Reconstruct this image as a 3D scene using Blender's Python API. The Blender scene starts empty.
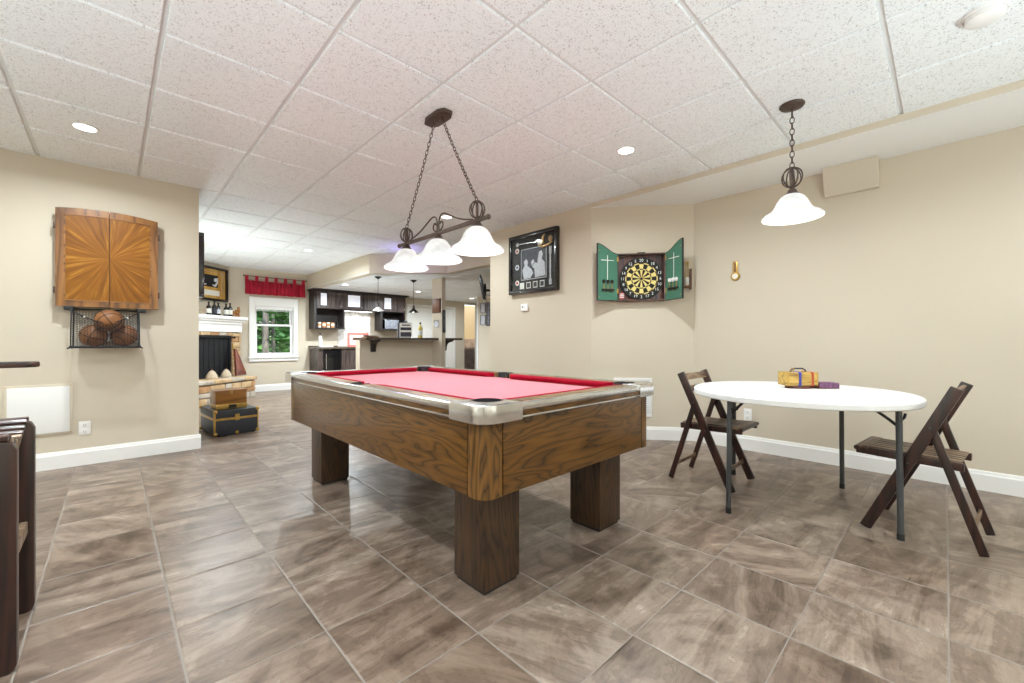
import bpy, bmesh, math, random
from mathutils import Vector, Matrix
random.seed(7)
C = bpy.context.scene.collection
PI = math.pi
R = math.radians
SC = bpy.context.scene
H = 2.56          # main ceiling height
LOW = 2.23        # bar ceiling height

# ------------------------------------------------------------------ mesh builder
class MB:
    def __init__(s):
        s.bm = bmesh.new(); s.mi = 0
    def _fin(s, n0):
        s.bm.faces.ensure_lookup_table()
        for f in s.bm.faces[n0:]:
            f.material_index = s.mi
    def merge(s, b, M=None):
        if M is not None: bmesh.ops.transform(b, matrix=M, verts=b.verts)
        me = bpy.data.meshes.new('tmp'); b.to_mesh(me); b.free()
        n0 = len(s.bm.faces)
        s.bm.from_mesh(me); bpy.data.meshes.remove(me)
        s._fin(n0)
        return s
    def box(s, x0, x1, y0, y1, z0, z1, bev=0, seg=2, M=None):
        b = bmesh.new()
        bmesh.ops.create_cube(b, size=1)
        bmesh.ops.transform(b, matrix=Matrix.Translation(((x0+x1)/2, (y0+y1)/2, (z0+z1)/2)) @ Matrix.Diagonal((abs(x1-x0), abs(y1-y0), abs(z1-z0), 1)), verts=b.verts)
        if bev > 0:
            bmesh.ops.bevel(b, geom=list(b.edges), offset=bev, segments=seg, profile=.6, affect='EDGES', clamp_overlap=True)
        return s.merge(b, M)
    def beam(s, p, q, w, t, up=(0, 0, 1), bev=0, ext=0):
        """rectangular bar from p to q: w across (side), t along the up-ish direction"""
        p = Vector(p); q = Vector(q); d = (q-p); L = d.length; d.normalize()
        up = Vector(up); side = d.cross(up)
        if side.length < 1e-5: side = d.cross(Vector((0, 1, 0)))
        side.normalize(); u2 = side.cross(d).normalized()
        M = Matrix((( d.x, side.x, u2.x, p.x), (d.y, side.y, u2.y, p.y), (d.z, side.z, u2.z, p.z), (0, 0, 0, 1)))
        return s.box(-ext, L+ext, -w/2, w/2, -t/2, t/2, bev, 2, M)
    def prism(s, pts, z0, z1, M=None, bev=0):
        """pts 2D polygon in xy, extruded in z"""
        b = bmesh.new()
        vs = [b.verts.new((x, y, z0)) for x, y in pts]
        f = b.faces.new(vs)
        r = bmesh.ops.extrude_face_region(b, geom=[f])
        bmesh.ops.translate(b, vec=(0, 0, z1-z0), verts=[v for v in r['geom'] if isinstance(v, bmesh.types.BMVert)])
        bmesh.ops.recalc_face_normals(b, faces=b.faces)
        if bev > 0:
            ed = [e for e in b.edges if abs(e.verts[0].co.z-e.verts[1].co.z) < 1e-6]
            bmesh.ops.bevel(b, geom=ed, offset=bev, segments=2, profile=.6, affect='EDGES', clamp_overlap=True)
        return s.merge(b, M)
    def tube(s, pts, r, seg=8, closed=False, caps=True):
        pts = [Vector(p) for p in pts]; n = len(pts)
        rad = r if isinstance(r, (list, tuple)) else [r]*n
        b = bmesh.new(); rings = []
        prev = None
        for i, p in enumerate(pts):
            if closed: t = pts[(i+1) % n]-pts[i-1]
            else: t = pts[min(i+1, n-1)]-pts[max(i-1, 0)]
            if t.length < 1e-9: t = Vector((0, 0, 1))
            t.normalize()
            if prev is None:
                a = Vector((0, 0, 1)) if abs(t.z) < .9 else Vector((1, 0, 0))
                nn = (a - t*a.dot(t)).normalized()
            else:
                nn = (prev - t*prev.dot(t))
                nn = nn.normalized() if nn.length > 1e-6 else Vector((1, 0, 0))
            prev = nn; bb = t.cross(nn)
            rings.append([b.verts.new(p + (nn*math.cos(2*PI*k/seg)+bb*math.sin(2*PI*k/seg))*rad[i]) for k in range(seg)])
        m = n if closed else n-1
        for i in range(m):
            A = rings[i]; B = rings[(i+1) % n]
            for k in range(seg):
                b.faces.new((A[k], A[(k+1) % seg], B[(k+1) % seg], B[k]))
        if caps and not closed:
            b.faces.new(list(reversed(rings[0]))); b.faces.new(rings[-1])
        bmesh.ops.recalc_face_normals(b, faces=b.faces)
        return s.merge(b)
    def lathe(s, prof, seg=24, M=None, a0=0, a1=2*PI):
        """profile of (radius, z); axis z"""
        b = bmesh.new(); rows = []
        full = abs(a1-a0-2*PI) < 1e-6
        n = seg if full else seg+1
        for r, z in prof:
            if r < 1e-6: rows.append([b.verts.new((0, 0, z))])
            else: rows.append([b.verts.new((r*math.cos(a0+(a1-a0)*k/seg), r*math.sin(a0+(a1-a0)*k/seg), z)) for k in range(n)])
        for A, B in zip(rows[:-1], rows[1:]):
            for k in range(seg):
                k2 = (k+1) % n
                if len(A) == 1 and len(B) == 1: continue
                if len(A) == 1: b.faces.new((A[0], B[k2], B[k]))
                elif len(B) == 1: b.faces.new((A[k], A[k2], B[0]))
                else: b.faces.new((A[k], A[k2], B[k2], B[k]))
        bmesh.ops.recalc_face_normals(b, faces=b.faces)
        return s.merge(b, M)
    def ball(s, c, r, seg=16, sc=(1, 1, 1)):
        b = bmesh.new()
        bmesh.ops.create_uvsphere(b, u_segments=seg, v_segments=max(6, seg//2), radius=r)
        return s.merge(b, Matrix.Translation(c) @ Matrix.Diagonal((*sc, 1)))
    def quad(s, a, b_, c, d):
        n0 = len(s.bm.faces)
        s.bm.faces.new([s.bm.verts.new(p) for p in (a, b_, c, d)])
        s._fin(n0); return s
    def build(s, name, mats, parent=None, loc=None, rotz=0, world=False, smooth=True, ang=32):
        me = bpy.data.meshes.new(name)
        if parent is not None and world:
            s.bm.transform(FR[parent.name].inverted())
        if parent is None and loc is not None and world:
            s.bm.transform((Matrix.Translation(loc) @ Matrix.Rotation(rotz, 4, 'Z')).inverted())
        s.bm.to_mesh(me); s.bm.free()
        for m in (mats if isinstance(mats, (list, tuple)) else [mats]): me.materials.append(m)
        if smooth:
            for p in me.polygons: p.use_smooth = True
            me.set_sharp_from_angle(angle=R(ang))
        o = bpy.data.objects.new(name, me); C.objects.link(o)
        if parent is not None: o.parent = parent
        elif loc is not None:
            o.location = loc; o.rotation_euler = (0, 0, rotz)
        return o

FR = {}
def tag(o, label, cat, group=None, kind=None):
    o['label'] = label; o['category'] = cat
    if group: o['group'] = group
    if kind: o['kind'] = kind
    return o
def thing(name, label, cat, loc=(0, 0, 0), rotz=0, group=None):
    o = bpy.data.objects.new(name, None); C.objects.link(o)
    o.location = loc; o.rotation_euler = (0, 0, rotz); o.empty_display_size = .1
    FR[o.name] = Matrix.Translation(loc) @ Matrix.Rotation(rotz, 4, 'Z')
    return tag(o, label, cat, group)
def struct(name, mb, mat, **k):
    o = mb.build(name, mat, **k); o['kind'] = 'structure'; return o
def dup(root, loc, rotz=None, label=None, scale=None):
    def cp(o, par):
        c = o.copy(); C.objects.link(c)
        if par is not None: c.parent = par
        for ch in kids.get(o, []): cp(ch, c)
        return c
    kids = {}
    for o in list(C.objects):
        if o.parent is not None: kids.setdefault(o.parent, []).append(o)
    r = cp(root, None)
    r.location = loc
    if rotz is not None: r.rotation_euler = (0, 0, rotz)
    if label: r['label'] = label
    if scale: r.scale = scale
    return r
def arc(cx, cy, r, a0, a1, n):
    return [(cx+r*math.cos(R(a0+(a1-a0)*i/n)), cy+r*math.sin(R(a0+(a1-a0)*i/n))) for i in range(n+1)]

# ------------------------------------------------------------------ materials
def srgb(*c):
    return tuple(((v/255)/12.92 if v/255 <= .04045 else ((v/255+.055)/1.055)**2.4) for v in c)
class NT:
    def __init__(s, name):
        s.m = bpy.data.materials.new(name); s.m.use_nodes = True
        s.t = s.m.node_tree; s.n = s.t.nodes; s.l = s.t.links
        s.b = s.n['Principled BSDF']
    def add(s, t, **k):
        n = s.n.new(t)
        for a, v in k.items():
            if a.startswith('i_'):
                key = a[2:]
                key = int(key) if key.isdigit() else key.replace('_', ' ')
                n.inputs[key].default_value = v
            else: setattr(n, a, v)
        return n
    def link(s, a, b): s.l.new(a, b)
    def math(s, op, a, b=None, c=None):
        n = s.n.new('ShaderNodeMath'); n.operation = op
        for i, v in enumerate((a, b, c)):
            if v is None: continue
            if isinstance(v, (int, float)): n.inputs[i].default_value = v
            else: s.l.new(v, n.inputs[i])
        return n.outputs[0]
    def coords(s, scale=(1, 1, 1), rot=(0, 0, 0), loc=(0, 0, 0), kind='Object'):
        tc = s.n.new('ShaderNodeTexCoord'); mp = s.n.new('ShaderNodeMapping')
        mp.inputs['Scale'].default_value = scale; mp.inputs['Rotation'].default_value = rot; mp.inputs['Location'].default_value = loc
        s.l.new(tc.outputs[kind], mp.inputs[0]); return mp.outputs[0]
    def noise(s, vec, scale, detail=2, rough=.5, dist=0):
        n = s.n.new('ShaderNodeTexNoise')
        n.inputs['Scale'].default_value = scale; n.inputs['Detail'].default_value = detail
        n.inputs['Roughness'].default_value = rough; n.inputs['Distortion'].default_value = dist
        if vec is not None: s.l.new(vec, n.inputs['Vector'])
        return n.outputs['Fac']
    def ramp(s, fac, stops, interp='LINEAR'):
        n = s.n.new('ShaderNodeValToRGB'); cr = n.color_ramp; cr.interpolation = interp
        while len(cr.elements) < len(stops): cr.elements.new(.5)
        for e, (p, c) in zip(cr.elements, stops):
            e.position = p; e.color = (*c, 1) if len(c) == 3 else c
        s.l.new(fac, n.inputs[0]); return n.outputs[0]
    def mix(s, fac, a, b, mode='MIX'):
        n = s.n.new('ShaderNodeMix'); n.data_type = 'RGBA'; n.blend_type = mode
        if isinstance(fac, (int, float)): n.inputs[0].default_value = fac
        else: s.l.new(fac, n.inputs[0])
        for i, v in ((6, a), (7, b)):
            if isinstance(v, tuple): n.inputs[i].default_value = (*v, 1) if len(v) == 3 else v
            else: s.l.new(v, n.inputs[i])
        return n.outputs[2]
    def bump(s, h, strength=.2, dist=.01):
        n = s.n.new('ShaderNodeBump'); n.inputs['Strength'].default_value = strength; n.inputs['Distance'].default_value = dist
        s.l.new(h, n.inputs['Height']); s.l.new(n.outputs[0], s.b.inputs['Normal'])
    def base(s, v):
        if isinstance(v, tuple): s.b.inputs['Base Color'].default_value = (*v, 1)
        else: s.l.new(v, s.b.inputs['Base Color'])
    def set(s, **k):
        for a, v in k.items(): s.b.inputs[a.replace('_', ' ')].default_value = v
        return s

def simple(name, col, rough=.5, metal=0, var=.08, scale=18, bump=0, bscale=120, spec=.5, coat=0, emit=None, estr=0):
    t = NT(name)
    v = t.coords()
    n = t.noise(v, scale, 3)
    c1 = tuple(max(0, c*(1-var)) for c in col); c2 = tuple(min(1, c*(1+var)) for c in col)
    t.base(t.ramp(n, [(.3, c1), (.7, c2)]))
    t.set(Roughness=rough, Metallic=metal, Specular_IOR_Level=spec, Coat_Weight=coat)
    if bump: t.bump(t.noise(v, bscale, 2), bump, .002)
    if emit:
        t.b.inputs['Emission Color'].default_value = (*emit, 1); t.b.inputs['Emission Strength'].default_value = estr
    return t.m
def wood(name, light, mid, line, axis='X', scale=2.2, rings=14, rough=.35, coat=0, linew=.16, stretch=.16, fibre=.35):
    t = NT(name)
    sc = {'X': (stretch, 1, 1), 'Y': (1, stretch, 1), 'Z': (1, 1, stretch)}[axis]
    v = t.coords(scale=sc)
    big = t.noise(v, scale, 2.5, .45, .35)
    f = t.math('FRACT', t.math('MULTIPLY', big, rings))
    tri = t.math('PINGPONG', f, .5)
    col = t.ramp(tri, [(0, line), (linew*.5, tuple(a*.45+b*.55 for a, b in zip(line, mid))), (linew*1.3, mid), (.5, light)])
    sc2 = {'X': (.03, 1, 1), 'Y': (1, .03, 1), 'Z': (1, 1, .03)}[axis]
    v2 = t.coords(scale=sc2)
    fb = t.noise(v2, 160, 3, .6)
    dk = t.ramp(fb, [(.35, (.55, .5, .45)), (.6, (1, 1, 1))])
    t.base(t.mix(fibre, col, dk, 'MULTIPLY'))
    t.set(Roughness=rough, Coat_Weight=coat, Coat_Roughness=.15)
    t.bump(fb, .06, .002)
    return t.m

def glass_mat(name, col=(1, 1, 1), trans=.85, rough=.02):
    t = NT(name)
    n = t.noise(t.coords(), 3, 1)
    tr = t.n.new('ShaderNodeBsdfTransparent'); tr.inputs[0].default_value = (*col, 1)
    gl = t.n.new('ShaderNodeBsdfGlossy'); gl.inputs['Roughness'].default_value = rough
    lw = t.n.new('ShaderNodeLayerWeight'); lw.inputs[0].default_value = .25
    fac = t.math('MULTIPLY_ADD', lw.outputs['Fresnel'], 1-trans, t.math('MULTIPLY', n, .04))
    mx = t.n.new('ShaderNodeMixShader'); t.l.new(fac, mx.inputs[0]); t.l.new(tr.outputs[0], mx.inputs[1]); t.l.new(gl.outputs[0], mx.inputs[2])
    t.l.new(mx.outputs[0], t.n['Material Output'].inputs[0])
    return t.m

def floor_mat():
    t = NT('slate_tile'); TS = .3926
    tc = t.n.new('ShaderNodeTexCoord'); sp = t.n.new('ShaderNodeSeparateXYZ'); t.link(tc.outputs['Object'], sp.inputs[0])
    u = t.math('DIVIDE', t.math('SUBTRACT', sp.outputs[0], .1695), TS)
    v = t.math('DIVIDE', t.math('SUBTRACT', sp.outputs[1], .3846), TS)
    iu = t.math('FLOOR', u); iv = t.math('FLOOR', v)
    du = t.math('PINGPONG', t.math('FRACT', u), .5)   # 0 at the edges
    dv = t.math('PINGPONG', t.math('FRACT', v), .5)
    cb = t.n.new('ShaderNodeCombineXYZ'); t.link(iu, cb.inputs[0]); t.link(iv, cb.inputs[1])
    wn = t.n.new('ShaderNodeTexWhiteNoise'); wn.noise_dimensions = '3D'; t.link(cb.outputs[0], wn.inputs['Vector'])
    sw = t.n.new('ShaderNodeSeparateColor'); t.link(wn.outputs['Color'], sw.inputs[0])
    r1, r2, r3 = sw.outputs[0], sw.outputs[1], sw.outputs[2]
    # slate cleft pattern, stretched across the tile, a new offset and a small turn in each tile
    rot = t.n.new('ShaderNodeVectorRotate'); rot.rotation_type = 'Z_AXIS'
    t.link(tc.outputs['Object'], rot.inputs['Vector'])
    ang = t.math('MULTIPLY_ADD', t.math('SUBTRACT', r1, .5), .36, .04)
    turned = t.math('ADD', ang, t.math('MULTIPLY', t.math('GREATER_THAN', r3, .86), 1.0))
    t.link(turned, rot.inputs['Angle'])
    off = t.n.new('ShaderNodeVectorMath'); off.operation = 'MULTIPLY_ADD'
    t.link(wn.outputs['Color'], off.inputs[0]); off.inputs[1].default_value = (13, 17, 9); t.link(rot.outputs[0], off.inputs[2])
    mp = t.n.new('ShaderNodeMapping'); mp.inputs['Scale'].default_value = (.95, 3.9, 1); t.link(off.outputs[0], mp.inputs[0])
    n1 = t.noise(mp.outputs[0], 1.5, 6, .62, 1.1)
    mp2 = t.n.new('ShaderNodeMapping'); mp2.inputs['Scale'].default_value = (2.6, 40, 1); t.link(off.outputs[0], mp2.inputs[0])
    n2 = t.noise(mp2.outputs[0], 1.6, 5, .65, .8)
    n3 = t.noise(off.outputs[0], 3.4, 6, .62, 2.2)
    s = t.math('ADD', t.math('MULTIPLY', n1, .52), t.math('MULTIPLY', n2, .13))
    s = t.math('ADD', s, t.math('MULTIPLY', n3, .35))
    col = t.ramp(s, [(.31, srgb(58, 46, 38)), (.42, srgb(99, 83, 71)), (.50, srgb(126, 109, 96)), (.58, srgb(150, 133, 119)), (.72, srgb(202, 188, 174))])
    # thin dark cracks / cleft lines
    cr = t.math('PINGPONG', t.math('FRACT', t.math('MULTIPLY_ADD', n1, 6, t.math('MULTIPLY', n3, 4))), .5)
    crk = t.ramp(cr, [(0, (.5, .45, .41)), (.085, (1, 1, 1))])
    col = t.mix(t.math('MULTIPLY', n3, 1.0), col, crk, 'MULTIPLY')
    tint = t.ramp(r2, [(0, (.82, .76, .71)), (.45, (.95, .93, .91)), (1, (1.0, .995, .98))])
    col = t.mix(1, col, tint, 'MULTIPLY')
    edge = t.math('MINIMUM', du, dv)
    g = t.math('MAXIMUM', t.math('LESS_THAN', du, .0085), t.math('LESS_THAN', dv, .0055))
    col = t.mix(g, col, srgb(140, 130, 121))
    t.base(col)
    rg = t.math('MULTIPLY_ADD', n2, .30, .19)
    t.link(t.math('ADD', rg, t.math('MULTIPLY', g, .4)), t.b.inputs['Roughness'])
    hgt = t.math('ADD', t.math('MULTIPLY', s, .9), t.math('MULTIPLY', t.math('MINIMUM', edge, .02), 30))
    t.bump(hgt, .55, .006)
    t.set(Specular_IOR_Level=.5)
    return t.m
def tile_mat():
    t = NT('ceiling_tile')
    v = t.coords()
    a = t.noise(v, 120, 3, .55, .8)
    b = t.noise(v, 30, 2, .5)
    hole = t.ramp(t.math('ADD', a, t.math('MULTIPLY', b, .22)), [(.45, (.55, .55, .54)), (.53, (.87, .89, .89)), (.7, (.90, .925, .93))])
    t.base(hole)
    t.set(Roughness=.95, Specular_IOR_Level=.1)
    t.bump(a, .35, .004)
    return t.m
def paint(name, c, rough=.75):
    t = NT(name); v = t.coords()
    n = t.noise(v, 1.2, 2); n2 = t.noise(v, 220, 2)
    t.base(t.ramp(n, [(.3, tuple(x*.985 for x in c)), (.7, c)]))
    t.set(Roughness=rough, Specular_IOR_Level=.3); t.bump(n2, .05, .001)
    return t.m
def sunburst():
    t = NT('sunburst_veneer')
    tc = t.n.new('ShaderNodeTexCoord'); sp = t.n.new('ShaderNodeSeparateXYZ'); t.link(tc.outputs['Object'], sp.inputs[0])
    z = t.math('SUBTRACT', sp.outputs[2], .42)
    a = t.math('ARCTAN2', z, sp.outputs[0])
    rr = t.math('POWER', t.math('ADD', t.math('POWER', z, 2), t.math('POWER', sp.outputs[0], 2)), .5)
    cb = t.n.new('ShaderNodeCombineXYZ'); t.link(t.math('MULTIPLY', a, 5), cb.inputs[0]); t.link(t.math('MULTIPLY', rr, 1.2), cb.inputs[1])
    n = t.noise(cb.outputs[0], 2.2, 5, .62, .3)
    # the four veneer quarters differ in tone
    q = t.math('MULTIPLY_ADD', t.math('GREATER_THAN', t.math('MULTIPLY', z, sp.outputs[0]), 0), .05, 0)
    t.base(t.ramp(t.math('ADD', n, q), [(.25, srgb(86, 46, 8)), (.45, srgb(122, 73, 15)), (.58, srgb(138, 86, 20)), (.8, srgb(188, 134, 50))]))
    t.set(Roughness=.45, Specular_IOR_Level=.25)
    return t.m
def leaf_mat():
    t = NT('leaves'); v = t.coords()
    n = t.noise(v, 1.7, 3)
    t.base(t.ramp(n, [(.3, srgb(40, 84, 34)), (.55, srgb(84, 140, 60)), (.75, srgb(150, 190, 110))]))
    t.set(Roughness=.6); t.b.inputs['Transmission Weight'].default_value = 0
    return t.m
def bark_mat():
    t = NT('bark'); v = t.coords(scale=(1, 1, .3)); n = t.noise(v, 9, 4, .6)
    t.base(t.ramp(n, [(.3, srgb(70, 62, 54)), (.6, srgb(140, 132, 122)), (.8, srgb(196, 190, 180))]))
    t.set(Roughness=.9); t.bump(n, .5, .03); return t.m
def marble():
    t = NT('marble_tile'); v = t.coords()
    n = t.noise(v, 3.5, 5, .6, 1.8)
    t.base(t.ramp(n, [(.35, srgb(178, 176, 172)), (.5, srgb(232, 230, 226)), (.7, srgb(245, 244, 241))]))
    t.set(Roughness=.25); return t.m
def stone_mat(name, a, b):
    t = NT(name); v = t.coords(); n = t.noise(v, 7, 4, .6, .5)
    t.base(t.ramp(n, [(.3, a), (.7, b)])); t.set(Roughness=.85); t.bump(t.noise(v, 22, 4), .5, .01); return t.m
def ball_mat():
    t = NT('basketball_leather'); v = t.coords()
    vo = t.n.new('ShaderNodeTexVoronoi'); vo.inputs['Scale'].default_value = 190; t.link(v, vo.inputs['Vector'])
    n = t.noise(v, 6, 2)
    t.base(t.ramp(n, [(.3, srgb(104, 62, 28)), (.7, srgb(140, 90, 46))])); t.set(Roughness=.55); t.bump(vo.outputs['Distance'], .3, .002); return t.m
def shade_glass():
    t = NT('alabaster_glass'); v = t.coords(scale=(1, 1, 1.6))
    n = t.noise(v, 7, 4, .55, 1.4)
    t.base(t.ramp(n, [(.32, (.50, .50, .49)), (.68, (.70, .70, .69))])); t.set(Roughness=.3)
    c = t.ramp(n, [(.3, (.86, .84, .82)), (.65, (1, .99, .97))])
    t.link(c, t.b.inputs['Emission Color']); t.b.inputs['Emission Strength'].default_value = SHADE_E
    return t.m
SHADE_E = .30

M_wall = paint('cream_paint', srgb(208, 197, 178))
M_wall2 = paint('tan_paint', srgb(172, 150, 112))
M_white = paint('white_trim_paint', srgb(238, 237, 234), .4)
M_soffit = paint('flat_white_paint', srgb(238, 237, 233), .8)
M_tile = tile_mat()
M_tee = simple('ceiling_grid', srgb(222, 222, 220), .6, var=.02)
M_floor = floor_mat()
M_pool_x = wood('pecan_laminate', srgb(110, 74, 28), srgb(93, 61, 22), srgb(42, 24, 9), 'X', 8, 13, .3, .12, .10, .17, .6)
M_pool_y = wood('pecan_laminate_long', srgb(110, 74, 28), srgb(93, 61, 22), srgb(42, 24, 9), 'Y', 8, 13, .3, .12, .10, .17, .6)
M_pool_z = wood('pecan_laminate_upright', srgb(118, 82, 36), srgb(98, 66, 28), srgb(46, 28, 12), 'Z', 9, 13, .3, .15, .14, .18)
M_leg_z = wood('dark_pecan_laminate', srgb(76, 52, 30), srgb(60, 41, 24), srgb(30, 20, 12), 'Z', 10, 13, .4, .1, .16, .12, .6)
M_railtop = wood('rail_laminate', srgb(150, 122, 88), srgb(128, 100, 68), srgb(70, 48, 30), 'Y', 6, 12, .4, 0, .14, .1)
M_alu = simple('brushed_aluminium', (.76, .77, .79), .2, 1, .05, 40)
M_railtop.node_tree.nodes['Principled BSDF'].inputs['Specular IOR Level'].default_value = .22
M_black = simple('black_rubber', (.012, .012, .013), .45, 0, .2)
M_felt = simple('red_felt', srgb(204, 116, 128), .95, 0, .04, 300, .2, 500, .1)
M_felt.node_tree.nodes['Principled BSDF'].inputs['Sheen Weight'].default_value = .22
M_felt.node_tree.nodes['Principled BSDF'].inputs['Sheen Roughness'].default_value = .4
M_cush = simple('red_cushion_cloth', srgb(150, 16, 40), .9, 0, .04, 300, .2, 500, .1)
M_darkgap = simple('dark_seam', (.02, .014, .01), .6)
M_bronze = simple('oil_rubbed_bronze', srgb(84, 68, 60), .42, .4, .25, 60)
M_shade = shade_glass()
M_bulb = simple('lit_bulb', (1, 1, 1), .3, emit=(1, .95, .86), estr=8)
M_can = simple('lit_downlight_lens', (1, 1, 1), .3, emit=(1, .97, .92), estr=9)
M_candim = simple('frosted_lens', srgb(236, 234, 228), .4, var=.02)
M_tabletop = simple('white_plastic', srgb(238, 238, 237), .38, 0, .015, 90, .05, 400)
M_steel = simple('grey_powdercoat', srgb(72, 74, 76), .45, .3, .08)
M_chair = wood('mahogany_stain', srgb(62, 32, 24), srgb(48, 26, 20), srgb(28, 16, 13), 'Z', 6, 10, .35, .1, .2, .15)
M_chair_y = wood('worn_slat_wood', srgb(140, 116, 92), srgb(118, 94, 72), srgb(74, 52, 38), 'X', 6, 9, .4, .1, .2, .15)
M_slat_y = wood('worn_slat_wood_long', srgb(128, 104, 82), srgb(104, 80, 60), srgb(60, 42, 32), 'Y', 6, 9, .4, .1, .2, .15)
M_stool = wood('rosewood_stain', srgb(60, 32, 25), srgb(46, 25, 20), srgb(26, 14, 11), 'Z', 7, 10, .34, .15, .2, .12)
M_stool_x = wood('rosewood_stain_slat', srgb(72, 40, 30), srgb(56, 31, 24), srgb(30, 17, 13), 'X', 7, 10, .36, .12, .2, .12)
M_slatlight = wood('pale_slat', srgb(176, 152, 124), srgb(150, 124, 98), srgb(100, 76, 56), 'X', 5, 9, .4, .1, .2, .15)
M_oak = wood('honey_oak', srgb(152, 100, 38), srgb(134, 84, 28), srgb(88, 52, 16), 'Z', 4, 9, .3, .4, .14, .14)
M_oakx = wood('honey_oak_cross', srgb(152, 100, 38), srgb(134, 84, 28), srgb(88, 52, 16), 'X', 4, 9, .3, .4, .14, .14)
M_oakd = simple('dark_oak_side', srgb(98, 58, 24), .45, 0, .15)
M_sun = sunburst()
M_ball = ball_mat()
M_net = simple('black_cord', (.02, .02, .025), .8)
M_brass = simple('aged_brass', srgb(186, 150, 80), .35, .8, .15, 40)
M_green = simple('green_felt', srgb(70, 118, 96), .9, 0, .06, 60)
M_mahog = wood('red_mahogany', srgb(96, 48, 34), srgb(76, 36, 26), srgb(40, 18, 12), 'Z', 5, 9, .35, .2)
M_cream = simple('sisal_cream', srgb(236, 218, 140), .9, 0, .08, 200)
M_sblack = simple('sisal_black', (.02, .018, .016), .9)
M_chalk = simple('chalk_white', srgb(236, 236, 232), .9)
M_frame = simple('black_lacquer', srgb(28, 22, 22), .25, 0, .2, 20, coat=.3)
M_mat = simple('black_matboard', srgb(20, 19, 22), .7)
M_gold = simple('gold_ornament', srgb(200, 168, 116), .35, .5, .2, 30)
M_goldmat = wood('gold_matboard', srgb(226, 182, 98), srgb(214, 166, 80), srgb(184, 136, 60), 'Z', 3, 5, .6)
M_grey = simple('grey_print', srgb(128, 130, 140), .5, 0, .5, 26)
M_dgrey = simple('dark_print', srgb(52, 54, 64), .5, 0, .5, 22)
M_lgrey = simple('light_print', srgb(206, 208, 214), .5, 0, .15, 40)
M_red = simple('red_print', srgb(190, 60, 50), .5)
M_blue = simple('blue_print', srgb(60, 80, 150), .5)
M_valance = simple('red_valance_cloth', srgb(168, 18, 48), .85, 0, .12, 30, .2, 300)
M_plastic = simple('white_switch_plastic', srgb(240, 239, 236), .4, var=.02)
M_slot = simple('dark_slot', (.03, .03, .03), .6)
M_trunk = simple('black_vinyl', srgb(34, 36, 42), .45, 0, .2, 30, .1, 260)
M_cab = wood('espresso_cabinet', srgb(92, 78, 74), srgb(74, 62, 59), srgb(40, 32, 30), 'Z', 6, 9, .4, .1, .2, .1)
M_cabd = simple('espresso_dark', srgb(38, 30, 29), .45, 0, .15)
M_counter = simple('speckled_granite', srgb(84, 72, 62), .2, 0, .5, 130)
M_marble = marble()
M_glow = simple('lit_frosted_glass', srgb(220, 222, 232), .3, emit=(.86, .9, 1), estr=.4)
M_fridge = simple('black_appliance', srgb(14, 14, 16), .15, 0, .1)
M_glassd = simple('dark_bottle_glass', srgb(22, 18, 16), .12, 0, .2)
M_amber = simple('amber_glass', srgb(150, 98, 40), .2, 0, .3, 40)
M_label = simple('paper_label', srgb(236, 234, 226), .7)
M_mug = simple('white_mug_glaze', srgb(236, 226, 214), .3)
M_mugo = simple('orange_mug_glaze', srgb(214, 140, 84), .3)
M_clear = glass_mat('clear_glass', (.95, .96, .97), .35)
M_pane = glass_mat('window_glass', (.97, .98, .98), .8)
M_leaf = leaf_mat(); M_bark = bark_mat()
M_ground = simple('forest_floor', srgb(96, 104, 66), .95, 0, .3, 3)
M_st1 = stone_mat('tan_stone', srgb(168, 136, 98), srgb(206, 178, 138))
M_st2 = stone_mat('grey_stone', srgb(150, 138, 124), srgb(196, 186, 172))
M_st3 = stone_mat('rust_stone', srgb(150, 106, 68), srgb(188, 150, 108))
M_mortar = stone_mat('mortar', srgb(124, 112, 98), srgb(150, 138, 124))
M_mesh = simple('black_screen', srgb(26, 27, 30), .5, .3, .3, 60)
M_soot = simple('soot_black', (.01, .01, .01), .9)
M_bellow = wood('reddish_brown_leather', srgb(128, 64, 38), srgb(104, 50, 30), srgb(60, 28, 18), 'Z', 5, 6, .5)
M_pale = simple('pale_stoneware', srgb(176, 160, 138), .7, 0, .15)
M_doorw = paint('door_white', srgb(236, 234, 228), .5)
M_tilebrown = stone_mat('brown_wall_tile', srgb(112, 92, 76), srgb(150, 130, 112))
M_tv = simple('tv_black', srgb(34, 34, 38), .25)
M_yellow = wood('yellow_wicker', srgb(196, 162, 84), srgb(176, 140, 66), srgb(130, 96, 40), 'X', 9, 9, .5)
M_royal = simple('royal_blue_band', srgb(50, 52, 140), .5)
M_rust = simple('rust_red_band', srgb(168, 70, 36), .5)
M_brownb = simple('brown_base', srgb(96, 50, 30), .5)
M_purple = simple('purple_box_print', srgb(112, 70, 104), .5, 0, .6, 60)
M_copper = simple('warm_walnut', srgb(112, 68, 38), .4, 0, .2)

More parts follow.
